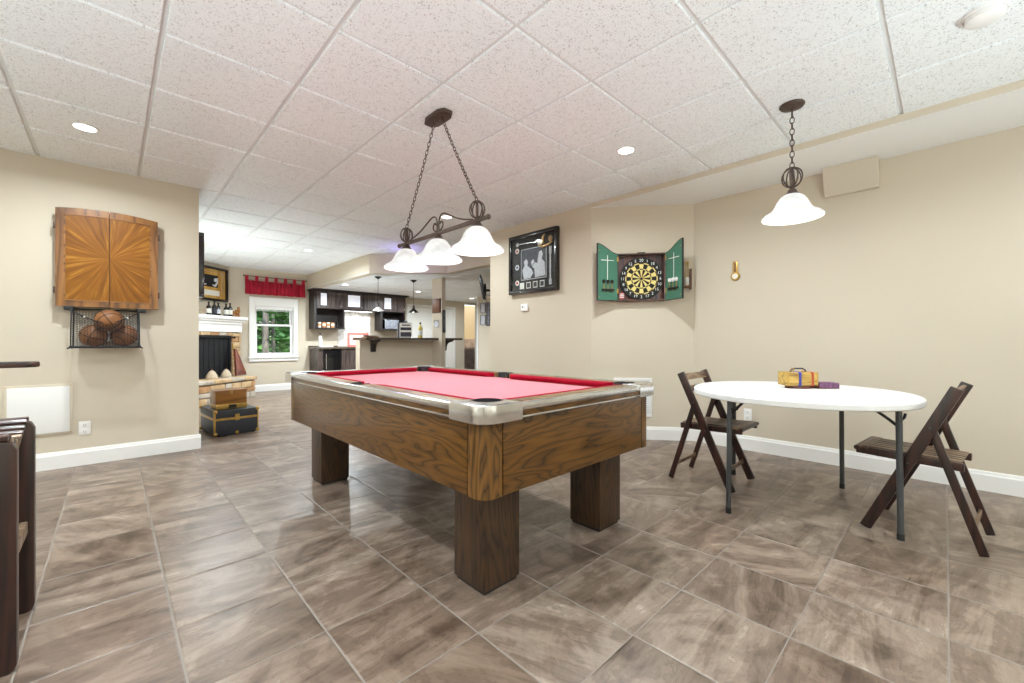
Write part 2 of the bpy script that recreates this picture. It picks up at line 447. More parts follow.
# ------------------------------------------------------------------ the setting
TILE = .61; GX = .18; GY = 2.646
def ceiling_tiles(mb, x0, x1, y0, y1, z, gap=.0105):
    i0 = math.floor((x0-GX)/TILE); j0 = math.floor((y0-GY)/TILE)
    i = i0
    while GX+i*TILE < x1:
        j = j0
        while GY+j*TILE < y1:
            ax, bx = GX+i*TILE+gap, GX+(i+1)*TILE-gap
            ay, by = GY+j*TILE+gap, GY+(j+1)*TILE-gap
            ax, bx, ay, by = max(ax, x0), min(bx, x1), max(ay, y0), min(by, y1)
            if bx-ax > .01 and by-ay > .01:
                b = bmesh.new()
                e = .004
                lo = [b.verts.new(p) for p in ((ax+e, ay+e, z), (bx-e, ay+e, z), (bx-e, by-e, z), (ax+e, by-e, z))]
                hi = [b.verts.new(p) for p in ((ax, ay, z+.014), (bx, ay, z+.014), (bx, by, z+.014), (ax, by, z+.014))]
                b.faces.new(list(reversed(lo)))
                for k in range(4): b.faces.new((lo[k], lo[(k+1) % 4], hi[(k+1) % 4], hi[k]))
                mb.merge(b)
            j += 1
        i += 1
fl = MB(); fl.box(-3.3, 9.6, -2.9, 11.5, -.06, 0); struct('floor', fl, M_floor, smooth=False)
c = MB(); ceiling_tiles(c, -3.2, 4.45, -2.8, 10.0, H)
c.mi = 1; c.box(-3.3, 4.6, -2.9, 10.1, H+.012, H+.05)
struct('ceiling', c, [M_tile, M_tee], smooth=False)
# lower ceiling over the bar, cut along the diagonal bulkhead
c = MB(); ceiling_tiles(c, 3.2, 9.5, 5.9, 10.0, LOW)
c.mi = 1; c.box(3.2, 9.5, 5.9, 10.0, LOW+.012, LOW+.035)
bmesh.ops.bisect_plane(c.bm, geom=list(c.bm.verts)+list(c.bm.edges)+list(c.bm.faces), plane_co=(3.2, 6.87, 0), plane_no=(-.97, -.94, 0), clear_outer=True)
c.mi = 0; ceiling_tiles(c, 4.14, 9.5, 4.38, 5.9, LOW)
c.mi = 1; c.box(4.14, 9.5, 4.38, 5.9, LOW+.012, LOW+.035)
struct('ceiling_bar', c, [M_tile, M_tee], smooth=False)
w = MB()
poly = [(3.2, 10.0), (3.2, 6.87), (4.14, 5.9), (4.14, 4.38), (4.26, 4.38), (4.26, 5.95), (3.32, 6.92), (3.32, 10.0)]
w.prism(poly, LOW-.004, H+.004); struct('wall_bulkhead', w, M_wall, smooth=False)
w = MB(); w.box(-3.2, .62, 5.1, 5.22, 0, H+.005); w.box(.5, .62, 5.22, 9.06, 0, H+.005); struct('wall_left', w, M_wall, smooth=False)
w = MB(); w.prism([(1.72, 10.0), (.55, 9.018), (.47, 9.11), (1.64, 10.09)], 0, H+.005); struct('wall_fireplace', w, M_wall, smooth=False)
# back wall with window opening (x 2.15..2.90, z .755..1.80)
w = MB()
w.box(1.6, 2.15, 10.0, 10.15, 0, H+.005); w.box(2.9, 7.63, 10.0, 10.15, 0, H+.005)
w.box(2.15, 2.9, 10.0, 10.15, 0, .755); w.box(2.15, 2.9, 10.0, 10.15, 1.80, H+.005)
struct('wall_back', w, M_wall, smooth=False)
w = MB(); w.box(8.15, 9.5, 10.0, 10.15, 0, LOW+.03); w.box(7.63, 8.15, 10.0, 10.15, 2.17, LOW+.03)
struct('wall_back_hall', w, M_wall, smooth=False)
w = MB(); w.box(7.5, 9.6, 11.3, 11.42, 0, LOW+.05); struct('wall_alcove', w, M_wall2, smooth=False)
w = MB()
for i in range(6):
    for j in range(3): w.box(7.5+i*.35+.003, 7.5+(i+1)*.35-.003, 11.285, 11.3, j*.38+.003, (j+1)*.38-.003, .002)
struct('trim_1', w, M_tilebrown, smooth=False)
w = MB(); w.box(3.79, 3.91, 2.69, 4.38, 0, H+.005); w.box(3.91, 6.95, 4.26, 4.38, 0, H+.005); struct('wall_picture', w, M_wall, smooth=False)
w = MB(); w.prism([(3.79, 2.69), (4.45, 1.85), (4.56, 1.9), (3.9, 2.76)], 0, H+.005); struct('wall_diagonal', w, M_wall, smooth=False)
w = MB(); w.box(4.45, 4.57, -2.8, 1.85, 0, H+.005); struct('wall_right', w, M_wall, smooth=False)
w = MB(); w.box(-3.3, 4.57, -2.92, -2.8, 0, H+.005); struct('wall_rear', w, M_wall, smooth=False)
w = MB(); w.box(-3.32, -3.2, -2.9, 5.22, 0, H+.005); struct('wall_side', w, M_wall, smooth=False)
w = MB(); w.box(6.95, 7.07, 4.35, 8.55, 0, LOW+.02); w.box(7.07, 9.5, 8.43, 8.55, 0, LOW+.02); w.box(9.48, 9.6, 8.43, 11.4, 0, LOW+.02); struct('wall_hall', w, M_wall, smooth=False)
# soffit along the right wall
w = MB(); w.box(3.78, 4.449, -2.799, 2.0, 2.512, H+.004); w.prism([(3.78, 2.0), (4.33, 2.0), (3.79, 2.69), (3.78, 2.69)], 2.512, H+.004)
w.bm.faces.ensure_lookup_table()
for f in w.bm.faces:
    if abs(f.normal.x) > .9: f.material_index = 1
struct('soffit', w, [M_soffit, M_wall], smooth=False).name = 'ceiling_soffit'

def baseboard(name, p, q, h=.14, t=.016):
    """runs from p to q, projecting to the right-hand side of the walk"""
    p = Vector((*p, 0)); q = Vector((*q, 0)); d = (q-p); L = d.length; d.normalize()
    n = Vector((d.y, -d.x, 0))
    M = Matrix(((d.x, n.x, 0, p.x), (d.y, n.y, 0, p.y), (0, 0, 1, 0), (0, 0, 0, 1)))
    m = MB(); b = bmesh.new()
    prof = [(0, 0), (t, 0), (t, h-.03), (t*.7, h-.022), (t*.55, h-.008), (t*.3, h), (0, h)]
    A = [b.verts.new((0, y, z)) for y, z in prof]; B = [b.verts.new((L, y, z)) for y, z in prof]
    for k in range(len(prof)): b.faces.new((A[k], A[(k+1) % len(prof)], B[(k+1) % len(prof)], B[k]))
    b.faces.new(A); b.faces.new(B); bmesh.ops.recalc_face_normals(b, faces=b.faces)
    m.merge(b, M); return struct(name, m, M_white, smooth=False)
baseboard('baseboard_left', (-3.2, 5.1), (.636, 5.1))
baseboard('baseboard_left_end', (.62, 5.1), (.62, 9.0))
baseboard('baseboard_right', (4.45, 1.852), (4.45, -2.8))
baseboard('baseboard_diagonal', (3.79, 2.69), (4.446, 1.855))
baseboard('baseboard_picture', (3.79, 4.38), (3.79, 2.69))
baseboard('baseboard_back', (1.74, 10.0), (3.15, 10.0))
baseboard('baseboard_hall', (6.95, 8.5), (6.95, 4.5))

# window in the back wall
wn = thing('window_1', 'white double hung window under the red valance in the far wall', 'window', (2.52, 10.0, .634)); wn['kind'] = 'structure'
m = MB()
m.box(2.05, 2.15, 9.965, 9.998, .634, 1.985, .006); m.box(2.9, 2.985, 9.965, 9.998, .634, 1.985, .006)
m.box(2.15, 2.9, 9.965, 9.998, 1.80, 1.985, .006); m.box(2.15, 2.9, 9.965, 9.998, .634, .755, .006); m.box(2.03, 3.0, 9.94, 9.998, .70, .735, .006)
m.box(2.15, 2.165, 9.999, 10.15, .755, 1.8); m.box(2.885, 2.9, 9.999, 10.15, .755, 1.8); m.box(2.165, 2.885, 9.999, 10.15, 1.785, 1.8); m.box(2.165, 2.885, 9.999, 10.15, .755, .77)
m.build('window_casing', M_white, wn, world=True, smooth=False)
def sash(name, z0, z1, y):
    m = MB(); m.box(2.165, 2.205, y, y+.03, z0, z1, .004); m.box(2.845, 2.885, y, y+.03, z0, z1, .004); m.box(2.205, 2.845, y, y+.03, z0, z0+.04, .004); m.box(2.205, 2.845, y, y+.03, z1-.04, z1, .004)
    s = m.build(name, M_white, wn, world=True, smooth=False)
    g = MB(); g.box(2.205, 2.845, y+.012, y+.016, z0+.04, z1-.04); g.build('pane', M_pane, s, world=False)
    return s
for (a, b, y) in ((.77, 1.42, 10.03), (1.385, 1.785, 10.075)):
    m = MB(); m.box(2.165, 2.205, y, y+.03, a, b, .004); m.box(2.845, 2.885, y, y+.03, a, b, .004); m.box(2.205, 2.845, y, y+.03, a, a+.04, .004); m.box(2.205, 2.845, y, y+.03, b-.04, b, .004)
    s = m.build('sash', M_white, wn, world=True, smooth=False)
    g = MB(); g.box(2.2, 2.85, y+.012, y+.016, a+.035, b-.035); g.bm.transform(FR[wn.name].inverted()); g.build('pane', M_pane, s)
m = MB(); m.box(2.17, 2.88, 10.005, 10.028, 1.735, 1.785, .004)
for k in range(3): m.box(2.17, 2.88, 10.003, 10.03, 1.70+k*.013, 1.704+k*.013)
m.build('raised_blind', M_white, wn, world=True, smooth=False)

# valance on a rod
v = thing('valance', 'short red tab top valance over the far window', 'curtain', (2.54, 9.96, 2.03))
m = MB(); m.tube([(1.95, 9.945, 2.405), (3.15, 9.945, 2.405)], .009, 10); m.ball((1.95, 9.945, 2.405), .016, 10); m.ball((3.15, 9.945, 2.405), .016, 10)
for x in (2.02, 3.08): m.box(x-.008, x+.008, 9.945, 9.999, 2.398, 2.412)
m.build('curtain_rod', M_bronze, v, world=True)
b = bmesh.new(); N = 160; top = []; bot = []
for i in range(N+1):
    x = 1.97+i/N*1.15; y = 9.935+.014*math.sin(i*.62)+.006*math.sin(i*.23)
    top.append(b.verts.new((x, y, 2.315))); bot.append(b.verts.new((x, y-.006, 2.033+.004*math.sin(i*.3))))
for i in range(N): b.faces.new((top[i], top[i+1], bot[i+1], bot[i]))
m = MB(); m.merge(b); o = m.build('valance_cloth', M_valance, v, world=True); md = o.modifiers.new('thick', 'SOLIDIFY'); md.thickness = .004
for k in range(7):
    x = 2.0+k*1.09/6
    m = MB()
    pr_ = [(x, 9.93, 2.31), (x, 9.931, 2.38), (x, 9.936, 2.414), (x, 9.945, 2.419), (x, 9.955, 2.414), (x, 9.959, 2.38), (x, 9.957, 2.31)]
    for a_, b_ in zip(pr_[:-1], pr_[1:]): m.beam(a_, b_, .055, .003, up=(0, 1, 0.01), ext=.001)
    m.build('tab', M_valance, v, world=True)

# outdoors, seen through the window
g = MB(); g.box(-10, 16, 10.4, 34, -.4, -.3); o = g.build('ground', M_ground); o['kind'] = 'structure'
def tree(x, y, r, h, label, n, crown, lean=0, seed=1):
    rnd = random.Random(seed)
    t = thing('tree', label, 'tree', (x, y, -.3), 0, 'trees beyond the window')
    m = MB(); m.tube([(0, 0, 0), (lean*.3, .05, h*.3), (lean*.7, 0, h*.65), (lean, .05, h)], [r*1.25, r, r*.8, r*.4], 12)
    for k in range(4):
        a = rnd.uniform(0, 6.28); z = rnd.uniform(.45, .85)*h
        m.tube([(lean*z/h, 0, z), (lean*z/h+math.cos(a)*.7, math.sin(a)*.7, z+.5), (lean*z/h+math.cos(a)*1.4, math.sin(a)*1.4, z+.8)], [r*.35, r*.22, r*.1], 6)
    m.build('trunk', M_bark, t)
    b = bmesh.new(); z0, z1, rad = crown
    for _ in range(n):
        a = rnd.uniform(0, 6.283); q = rad*math.sqrt(rnd.random()); z = rnd.uniform(z0, z1)
        p = Vector((q*math.cos(a), q*math.sin(a), z)); s_ = rnd.uniform(.07, .17)
        M = Matrix.Translation(p) @ Matrix.Rotation(rnd.uniform(0, 6.28), 4, 'Z') @ Matrix.Rotation(rnd.uniform(-1.1, 1.1), 4, 'X')
        vs = [b.verts.new(M @ Vector(c_)) for c_ in ((-s_, 0, 0), (0, -s_*.45, .01), (s_, 0, 0), (0, s_*.45, .01))]
        b.faces.new(vs)
    m = MB(); m.merge(b); m.build('foliage', M_leaf, t, smooth=False)
tree(2.95, 12.5, .075, 6, 'pale trunked tree nearest beyond the far window', 500, (2.4, 5.5, 1.3), .03, 3)
tree(3.32, 13.2, .045, 6, 'slim dark trunked tree right of the pale one beyond the far window', 1100, (.3, 5.0, 1.0), -.04, 4)
tree(4.5, 15.4, .16, 7, 'leafy tree deep beyond the right half of the far window', 5200, (-.1, 5, 1.9), .2, 5)
tree(3.0, 16.2, .16, 7, 'leafy tree deep beyond the left half of the far window', 5200, (-.1, 5, 1.9), 0, 6)
tree(5.2, 19.5, .18, 7, 'farthest broad leafy tree beyond the far window', 6000, (-.1, 6, 2.6), 0, 8)

# ------------------------------------------------------------------ pool table
PT = thing('pool_table', 'wood grain pool table with red felt and chrome corners', 'pool table', (1.612, 2.345, 0))
HX, HY = .624, 1.165; ZB, ZT = .46, .757
def part(mb, name, mat, par=None, **k): return mb.build(name, mat, par, **k)
for s in (-1, 1):
    m = MB(); m.box(min(s*HX, s*(HX-.03)), max(s*HX, s*(HX-.03)), -HY+.10, HY-.10, ZB, ZT, .002); part(m, 'side_panel', M_pool_y, PT)
    m = MB(); m.box(-HX+.10, HX-.10, min(s*HY, s*(HY-.03)), max(s*HY, s*(HY-.03)), ZB, ZT, .002); part(m, 'end_panel', M_pool_x, PT)
for sx in (-1, 1):
    for sy in (-1, 1):
        pts = [(0, .0935)] + [(0+x, y) for x, y in arc(.055, .055, .055, 180, 270, 8)] + [(.0935, 0), (.0935, .03), (.03, .0935)]
        M = Matrix.Translation((sx*HX, sy*HY, 0)) @ Matrix.Diagonal((-sx, -sy, 1, 1))
        b = MB(); b.prism(pts, ZB-.003, ZT, M); bmesh.ops.recalc_face_normals(b.bm, faces=b.bm.faces)
        part(b, 'corner_post', M_pool_z, PT)
m = MB(); m.box(-HX+.035, HX-.035, -HY+.035, HY-.035, ZB+.012, ZT-.004); part(m, 'slate_bed', M_darkgap, PT)
for sx in (-1, 1):
    for sy in (-1, 1):
        lx = -.406 if sx < 0 else .422; ly = sy*(.928 if sy < 0 else .915)
        m = MB(); m.box(lx-.103, lx+.103, ly-.103, ly+.103, .016, ZB+.011, .005, 2); L = part(m, 'leg', M_leg_z, PT)
        m = MB(); m.box(lx-.094, lx+.094, ly-.094, ly+.094, 0, .018, .003); part(m, 'foot_plate', M_black, L)
RX, RY, RZ = .652, 1.194, .812      # rail outer edge and top
CC = .20                            # casting reach
# rails: strip of laminate, thin bright bead, aluminium edge, laminate top
def rail_box(m, s, axis, o0, o1, z0, z1, a0, a1, bev=0):
    """o0..o1 measured inward from the outer edge"""
    if axis == 'x':
        x0, x1 = sorted((s*(RX-o0), s*(RX-o1))); m.box(x0, x1, a0, a1, z0, z1, bev)
    else:
        y0, y1 = sorted((s*(RY-o0), s*(RY-o1))); m.box(a0, a1, y0, y1, z0, z1, bev)
for ax, ln in (('x', RY), ('y', RX)):
    for s in (-1, 1):
        A = ln-CC+.01
        m = MB(); rail_box(m, s, ax, .008, .05, ZT+.004, .783, -A, A, .001); part(m, 'rail_fascia', M_pool_y if ax == 'x' else M_pool_x, PT)
        m = MB(); rail_box(m, s, ax, .004, .05, ZT-.004, ZT+.004, -A, A, .001); part(m, 'rail_bead', M_alu, PT)
        m = MB(); rail_box(m, s, ax, 0, .036, .783, RZ, -A, A, .008); part(m, 'rail_edge', M_alu, PT)
        segs = ((-A, -.075), (.075, A)) if ax == 'x' else ((-A, A),)
        for a0, a1 in segs:
            m = MB(); rail_box(m, s, ax, .034, .112, .77, RZ-.001, a0, a1, .002); part(m, 'rail_top', M_railtop, PT)
            # cushion: lip falls to the cloth
            q0, q1 = a0+(.02 if ax == 'x' and a0 > 0 else .015), a1-(.02 if ax == 'x' and a1 < 0 else .015)
            prof = [(.112, RZ-.001), (.160, RZ-.004), (.166, RZ-.012), (.150, .778), (.112, .778)]
            b = bmesh.new(); n = len(prof); rows = []
            for a_, ins in ((q0, 0), (q1, 0)):
                sh = 1 if a_ == q0 else -1
                row = []
                for o_, z_ in prof:
                    al = a_ + sh*max(0, (o_-.112))*.8
                    row.append(b.verts.new((s*(RX-o_), al, z_) if ax == 'x' else (al, s*(RY-o_), z_)))
                rows.append(row)
            for k in range(n): b.faces.new((rows[0][k], rows[0][(k+1) % n], rows[1][(k+1) % n], rows[1][k]))
            b.faces.new(rows[0]); b.faces.new(rows[1]); bmesh.ops.recalc_face_normals(b, faces=b.faces)
            m = MB(); m.merge(b); part(m, 'cushion', M_cush, PT)
m = MB(); m.box(-RX+.11, RX-.11, -RY+.11, RY-.11, ZT-.003, .776); part(m, 'cloth', M_felt, PT)
for sx in (-1, 1):
    for sy in (-1, 1):
        T = Matrix.Translation((sx*(RX+.006), sy*(RY+.006), 0)) @ Matrix.Diagonal((-sx, -sy, 1, 1))
        outer = arc(.075, .075, .075, 180, 270, 10)
        inner = arc(.14, .14, .062, 325, 125-0, 12)
        # polygon: along x edge end -> pocket bite -> along y edge end
        pts = [(0, .205)] + outer + [(.205, 0), (.205, .108)] + [(.14+.066*math.cos(R(a)), .14+.066*math.sin(R(a))) for a in range(-30, -241, -15)] + [(.108, .205)]
        m = MB(); m.prism(pts, .748, .818, T, .007); bmesh.ops.recalc_face_normals(m.bm, faces=m.bm.faces); part(m, 'corner_casting', M_alu, PT, ang=50)
        cx, cy = sx*(RX+.006-.14), sy*(RY+.006-.14)
        m = MB(); m.lathe([(0, .60), (.05, .60), (.058, .66), (.060, .8165), (.066, .8165), (.067, .812), (.0655, .80), (.0655, .62), (.05, .59), (0, .59)], 28, Matrix.Translation((cx, cy, 0)))
        # only the back of the liner stands above the cloth: cut the mouth open
        nrm = Vector((-sx, -sy, 0)).normalized()
        top = [f for f in m.bm.faces if f.calc_center_median().z > .77 and (f.calc_center_median()-Vector((cx, cy, 0))).dot(nrm) > .028]
        bmesh.ops.delete(m.bm, geom=top, context='FACES')
        part(m, 'pocket_liner', M_black, PT)
for s in (-1, 1):
    cx = s*(RX-.085)
    m = MB(); m.lathe([(0, .60), (.030, .60), (.040, .74), (.054, .775), (.057, .814), (.062, .814), (.0625, .809), (.060, .775), (.046, .735), (.036, .60), (0, .59)], 28, Matrix.Translation((cx, 0, 0)))
    top = [f for f in m.bm.faces if f.calc_center_median().z > .77 and (f.calc_center_median().x-cx)*-s > .02]
    bmesh.ops.delete(m.bm, geom=top, context='FACES')
    part(m, 'pocket_liner', M_black, PT)

# ------------------------------------------------------------------ hanging lamps
def chain(m, p, q, link=.034, r=.0026, sag=0):
    p = Vector(p); q = Vector(q); L = (q-p).length; n = max(2, int(L/(link*.78)))
    for i in range(n):
        t0 = (i+.5)/n
        c_ = p.lerp(q, t0) - Vector((0, 0, sag*4*t0*(1-t0)))
        d = (q-p).normalized()
        side = d.cross(Vector((0, 0, 1)) if abs(d.z) < .95 else Vector((0, 1, 0))).normalized()
        if i % 2: side = d.cross(side).normalized()
        pts = []
        for k in range(12):
            a = 2*PI*k/12
            pts.append(c_ + d*(link*.5*math.cos(a)) + side*(link*.27*math.sin(a)))
        m.tube(pts, r, 5, closed=True)
def cage(m, c_, r, h, n=4, w=.0045):
    for k in range(n):
        a = PI*k/n
        pts = [(c_[0]+r*math.sin(2*PI*t/20)*math.cos(a), c_[1]+r*math.sin(2*PI*t/20)*math.sin(a), c_[2]+h/2+h/2*math.cos(2*PI*t/20)) for t in range(20)]
        m.tube(pts, w, 6, closed=True)
    m.tube([(c_[0], c_[1], c_[2]), (c_[0], c_[1], c_[2]+h)], .008, 8)
def shade(par, x, y, ztop, R0, h):
    s = R0/.172
    m = MB()
    prof = [(.030, 0), (.045, -.004), (.066, -.018), (.085, -.044), (.100, -.075), (.114, -.098), (.132, -.112), (.155, -.124), (.172, -.140), (.1725, -.147), (.168, -.149), (.150, -.131), (.128, -.119), (.109, -.103), (.095, -.078), (.080, -.048), (.062, -.024), (.044, -.010), (.030, -.006)]
    m.lathe([(r*s, z*h/.149) for r, z in prof], 40, Matrix.Translation((x, y, ztop)))
    sh = m.build('lamp_shade', M_shade, par)
    m = MB(); m.lathe([(0, 0), (.012, 0), (.016, -.018), (.030, -.05), (.034, -.075), (.028, -.098), (.012, -.11), (0, -.111)], 18, Matrix.Translation((x, y, ztop-.012)))
    m.build('bulb', M_bulb, sh)
    m = MB(); m.lathe([(0, .055), (.012, .055), (.016, .045), (.014, .036), (.024, .026), (.030, .012), (.042, .0), (.044, -.012), (.0, -.012)], 20, Matrix.Translation((x, y, ztop)))
    m.build('shade_holder', M_bronze, par)
IL = thing('island_pendant_lamp', 'three shade bronze billiard pendant lamp on chains above the pool table', 'lamp', (1.60, 2.39, H))
oc = [(x-.025, y-.038) for x, y in ((-.055, -.07), (-.03, -.12), (.03, -.12), (.055, -.07), (.055, .07), (.03, .12), (-.03, .12), (-.055, .07))]
m = MB(); m.prism(oc, -.026, 0, None, .006); m.ball((-.025, -.038, -.028), .01, 10)
for s in (-1, 1): m.tube([(-.025, s*.05-.038, -.045), (-.025, s*.05-.038, -.024)], .006, 8)
m.build('canopy', M_bronze, IL)
def smooth_path(P, n=6):
    P = [Vector(p) for p in P]; out = []
    for i in range(len(P)-1):
        p0, p1, p2, p3 = P[max(i-1, 0)], P[i], P[i+1], P[min(i+2, len(P)-1)]
        for k in range(n):
            t = k/n
            out.append(.5*((2*p1)+(p2-p0)*t+(2*p0-5*p1+4*p2-p3)*t*t+(3*p1-p0-3*p2+p3)*t*t*t))
    return out+[P[-1]]
for s in (-1, 1):
    m = MB(); chain(m, (-.025, s*.05-.038, -.038), (0, s*.42, -.652), sag=.012); m.build('chain', M_bronze, IL)
    m = MB(); cage(m, (0, s*.42, -.760), .046, .105, 4); m.build('cage_finial', M_bronze, IL)
    m = MB(); m.tube(smooth_path([(0, s*y, z) for y, z in ((.375, -.756), (.29, -.738), (.21, -.712), (.14, -.680), (.09, -.657), (.055, -.650), (.025, -.662), (.010, -.70), (.012, -.758))]), .0052, 8)
    m.tube(smooth_path([(0, s*y, z) for y, z in ((.012, -.756), (.042, -.748), (.058, -.726), (.051, -.704), (.034, -.698), (.024, -.712))]), .0052, 8); m.build('scroll', M_bronze, IL)
m = MB(); m.beam((0, -.52, -.772), (0, .52, -.772), .018, .024, bev=.003)
for s in (-1, 1): m.ball((0, s*.525, -.772), .017, 12)
m.build('bar', M_bronze, IL)
for y in (-.42, 0, .42): shade(IL, 0, y, -.812, .163, .147)

SP = thing('pendant_lamp', 'single bell shade pendant lamp on a chain above the white round table', 'lamp', (3.126, .678, H))
m = MB(); m.lathe([(0, 0), (.068, 0), (.070, -.006), (.062, -.016), (.03, -.026), (.010, -.032), (0, -.034)], 28); m.tube([(0, 0, -.05), (0, 0, -.03)], .005, 8); m.build('canopy', M_bronze, SP)
m = MB(); chain(m, (0, 0, -.045), (0, 0, -.405), link=.045, r=.003); m.build('chain', M_bronze, SP)
m = MB(); cage(m, (0, 0, -.525), .056, .125, 4); m.build('cage_finial', M_bronze, SP)
shade(SP, 0, 0, -.570, .168, .152)

# recessed cans
def can(x, y, z, label, lit=True, power=1, r=.075):
    t = thing('recessed_light', label, 'ceiling light', (x, y, z), 0, 'recessed ceiling lights')
    m = MB(); m.lathe([(r, -.0005), (r, -.006), (r*.8, -.008), (r*.76, -.002), (r*.76, 0)], 28); m.build('trim_ring', M_white, t)
    m = MB(); m.lathe([(r*.76, -.003), (0, -.003)], 28); m.build('lens', M_can if lit else M_candim, t)
    if lit and power > 0:
        L = bpy.data.lights.new('downlight', 'AREA'); L.shape = 'DISK'; L.size = .11; L.energy = CAN_W*power; L.color = (.86, .955, 1); L.spread = R(165)
        o = bpy.data.objects.new('downlight', L); C.objects.link(o); o.location = (x, y, z-.014); o.parent = None
CAN_W = 24; UP_W = 66
can(-.134, 4.19, H, 'lit recessed ceiling light nearest the left wall')
can(2.919, 1.743, H, 'lit recessed ceiling light between the pool table and the round table')
can(2.92, 4.18, H, 'lit recessed ceiling light behind the three shade lamp', power=.8)
can(1.097, 7.28, H, 'lit recessed ceiling light in front of the fireplace, left of two', power=1.6)
can(2.333, 7.28, H, 'lit recessed ceiling light before the far window, right of two', power=1.6)
can(1.666, 8.957, H, 'unlit recessed ceiling light near the fireplace wall', lit=False)
can(3.463, 8.561, LOW, 'lit recessed light in the bar ceiling above the cabinets', power=2.2)
can(5.2, 8.6, LOW, 'lit recessed light in the bar ceiling left of the post', power=2.2)
can(7.08, 8.95, LOW, 'lit recessed light in the hall ceiling by the tiled alcove', power=.4)
for x, y in ((-.134, 1.743), (-.134, -.9), (2.92, -.9), (-2.2, 1.743), (-2.2, 4.19), (-2.2, -.9)):
    can(x, y, H, 'lit recessed ceiling light on the near side of the room', power=1)
for o in list(C.objects):
    if o.get('label') == 'lit recessed ceiling light on the near side of the room': o['group'] = 'recessed ceiling lights of the near side'
for x, y, z, lab, r in ((2.88, -.125, H, 'round white smoke detector on the ceiling at the upper right', .075), (1.009, 7.873, H, 'small round white smoke detector on the ceiling near the left wall end', .06)):
    t = thing('smoke_detector', lab, 'smoke detector', (x, y, z))
    m = MB(); m.lathe([(r, 0), (r, -.012), (r*.92, -.016)], 30); m.build('base', M_plastic, t)
    m = MB(); m.lathe([(r*.9, -.016), (r*.86, -.034), (r*.7, -.042), (0, -.044)], 30); m.build('cover', M_plastic, t)
# unseen uplights added on the floor to brighten the ceilings
for x, y, lab in ((-2.2, 1.3, 'black can uplight added as unseen ceiling fill on the floor near the left side of the room'), (1.9, -2.1, 'black can uplight added as unseen ceiling fill on the floor at the right of the near side'), (.75, 7.4, 'black can uplight added as unseen ceiling fill on the floor behind the end of the left wall'), (3.5, 7.7, 'black can uplight added as unseen ceiling fill on the floor behind the bar half wall'), (-.7, -1.4, 'black can uplight added as unseen ceiling fill on the floor at the near side of the room')):
    t = thing('added_floor_uplight', lab, 'lamp', (x, y, 0), 0, 'added unseen floor uplights')
    m = MB(); m.lathe([(0, 0), (.10, 0), (.105, .01), (.105, .26), (.098, .26), (.095, .20), (0, .20)], 24); m.build('can', M_steel, t)
    m = MB(); m.lathe([(.094, .215), (0, .215)], 24); m.build('lens', M_can, t)
    L = bpy.data.lights.new('uplight', 'AREA'); L.shape = 'DISK'; L.size = .18; L.energy = UP_W*(.13 if y > 7.5 else .45 if y > 7 else 1); L.color = (.80, .935, 1); L.spread = R(150)
    o = bpy.data.objects.new('uplight', L); C.objects.link(o); o.location = (x, y, .262); o.rotation_euler = (PI, 0, 0)
# lamp light
def point(x, y, z, w, col=(.92, .975, 1), r=.03):
    L = bpy.data.lights.new('bulb_light', 'POINT'); L.energy = w; L.color = col; L.shadow_soft_size = r
    o = bpy.data.objects.new('bulb_light', L); C.objects.link(o); o.location = (x, y, z)
for y in (1.97, 2.39, 2.81): point(1.60, y, 1.585, 4.5)
point(3.126, .678, 1.815, 7)

# ------------------------------------------------------------------ round folding table
RT = thing('folding_table', 'round white plastic folding table with grey steel legs by right wall', 'table', (3.27, .69, 0))
m = MB(); m.lathe([(0, .735), (.598, .735), (.611, .730), (.617, .722), (.617, .696), (.612, .690), (.600, .690), (.596, .712), (0, .712)], 96)
part(m, 'tabletop', M_tabletop, RT)
legs = [(-.535, .235), (-.25, -.525), (.51, -.175), (.285, .475)]
for (x, y) in legs:
    m = MB(); m.tube([(x*.985, y*.985, .70), (x, y, .02)], .0145, 12); lg = part(m, 'leg', M_steel, RT)
    m = MB(); m.tube([(x, y, .035), (x, y, 0)], .0165, 12); part(m, 'foot_cap', M_black, lg)
for a, b_ in ((0, 3), (1, 2)):
    p, q = legs[a], legs[b_]
    m = MB(); m.tube([(p[0]*.97, p[1]*.97, .69), (q[0]*.97, q[1]*.97, .69)], .012, 10); part(m, 'cross_tube', M_steel, RT)
for i, (x, y) in enumerate(legs):
    d = Vector((-x, -y, 0)).normalized(); n_ = Vector((-d.y, d.x, 0))
    m = MB(); p = Vector((x*.98, y*.98, 0))
    m.tube([p+Vector((0, 0, .60)), p+d*.05+Vector((0, 0, .635)), p+d*.12+Vector((0, 0, .68)), p+d*.17+Vector((0, 0, .705))], .008, 8)
    c0 = p - n_*.03 + Vector((0, 0, .665))
    m.tube([c0+n_*(.03*math.cos(a_))+Vector((0, 0, .03*math.sin(a_))) for a_ in [PI*.0, -PI*.25, -PI*.5, -PI*.75, -PI*1.0]], .007, 8)
    part(m, 'leg_brace', M_black, RT)
for s in (-1, 1):
    m = MB(); m.beam((-.45, s*.2, .703), (.45, s*.2, .703), .03, .018, bev=.002); part(m, 'under_rail', M_steel, RT)

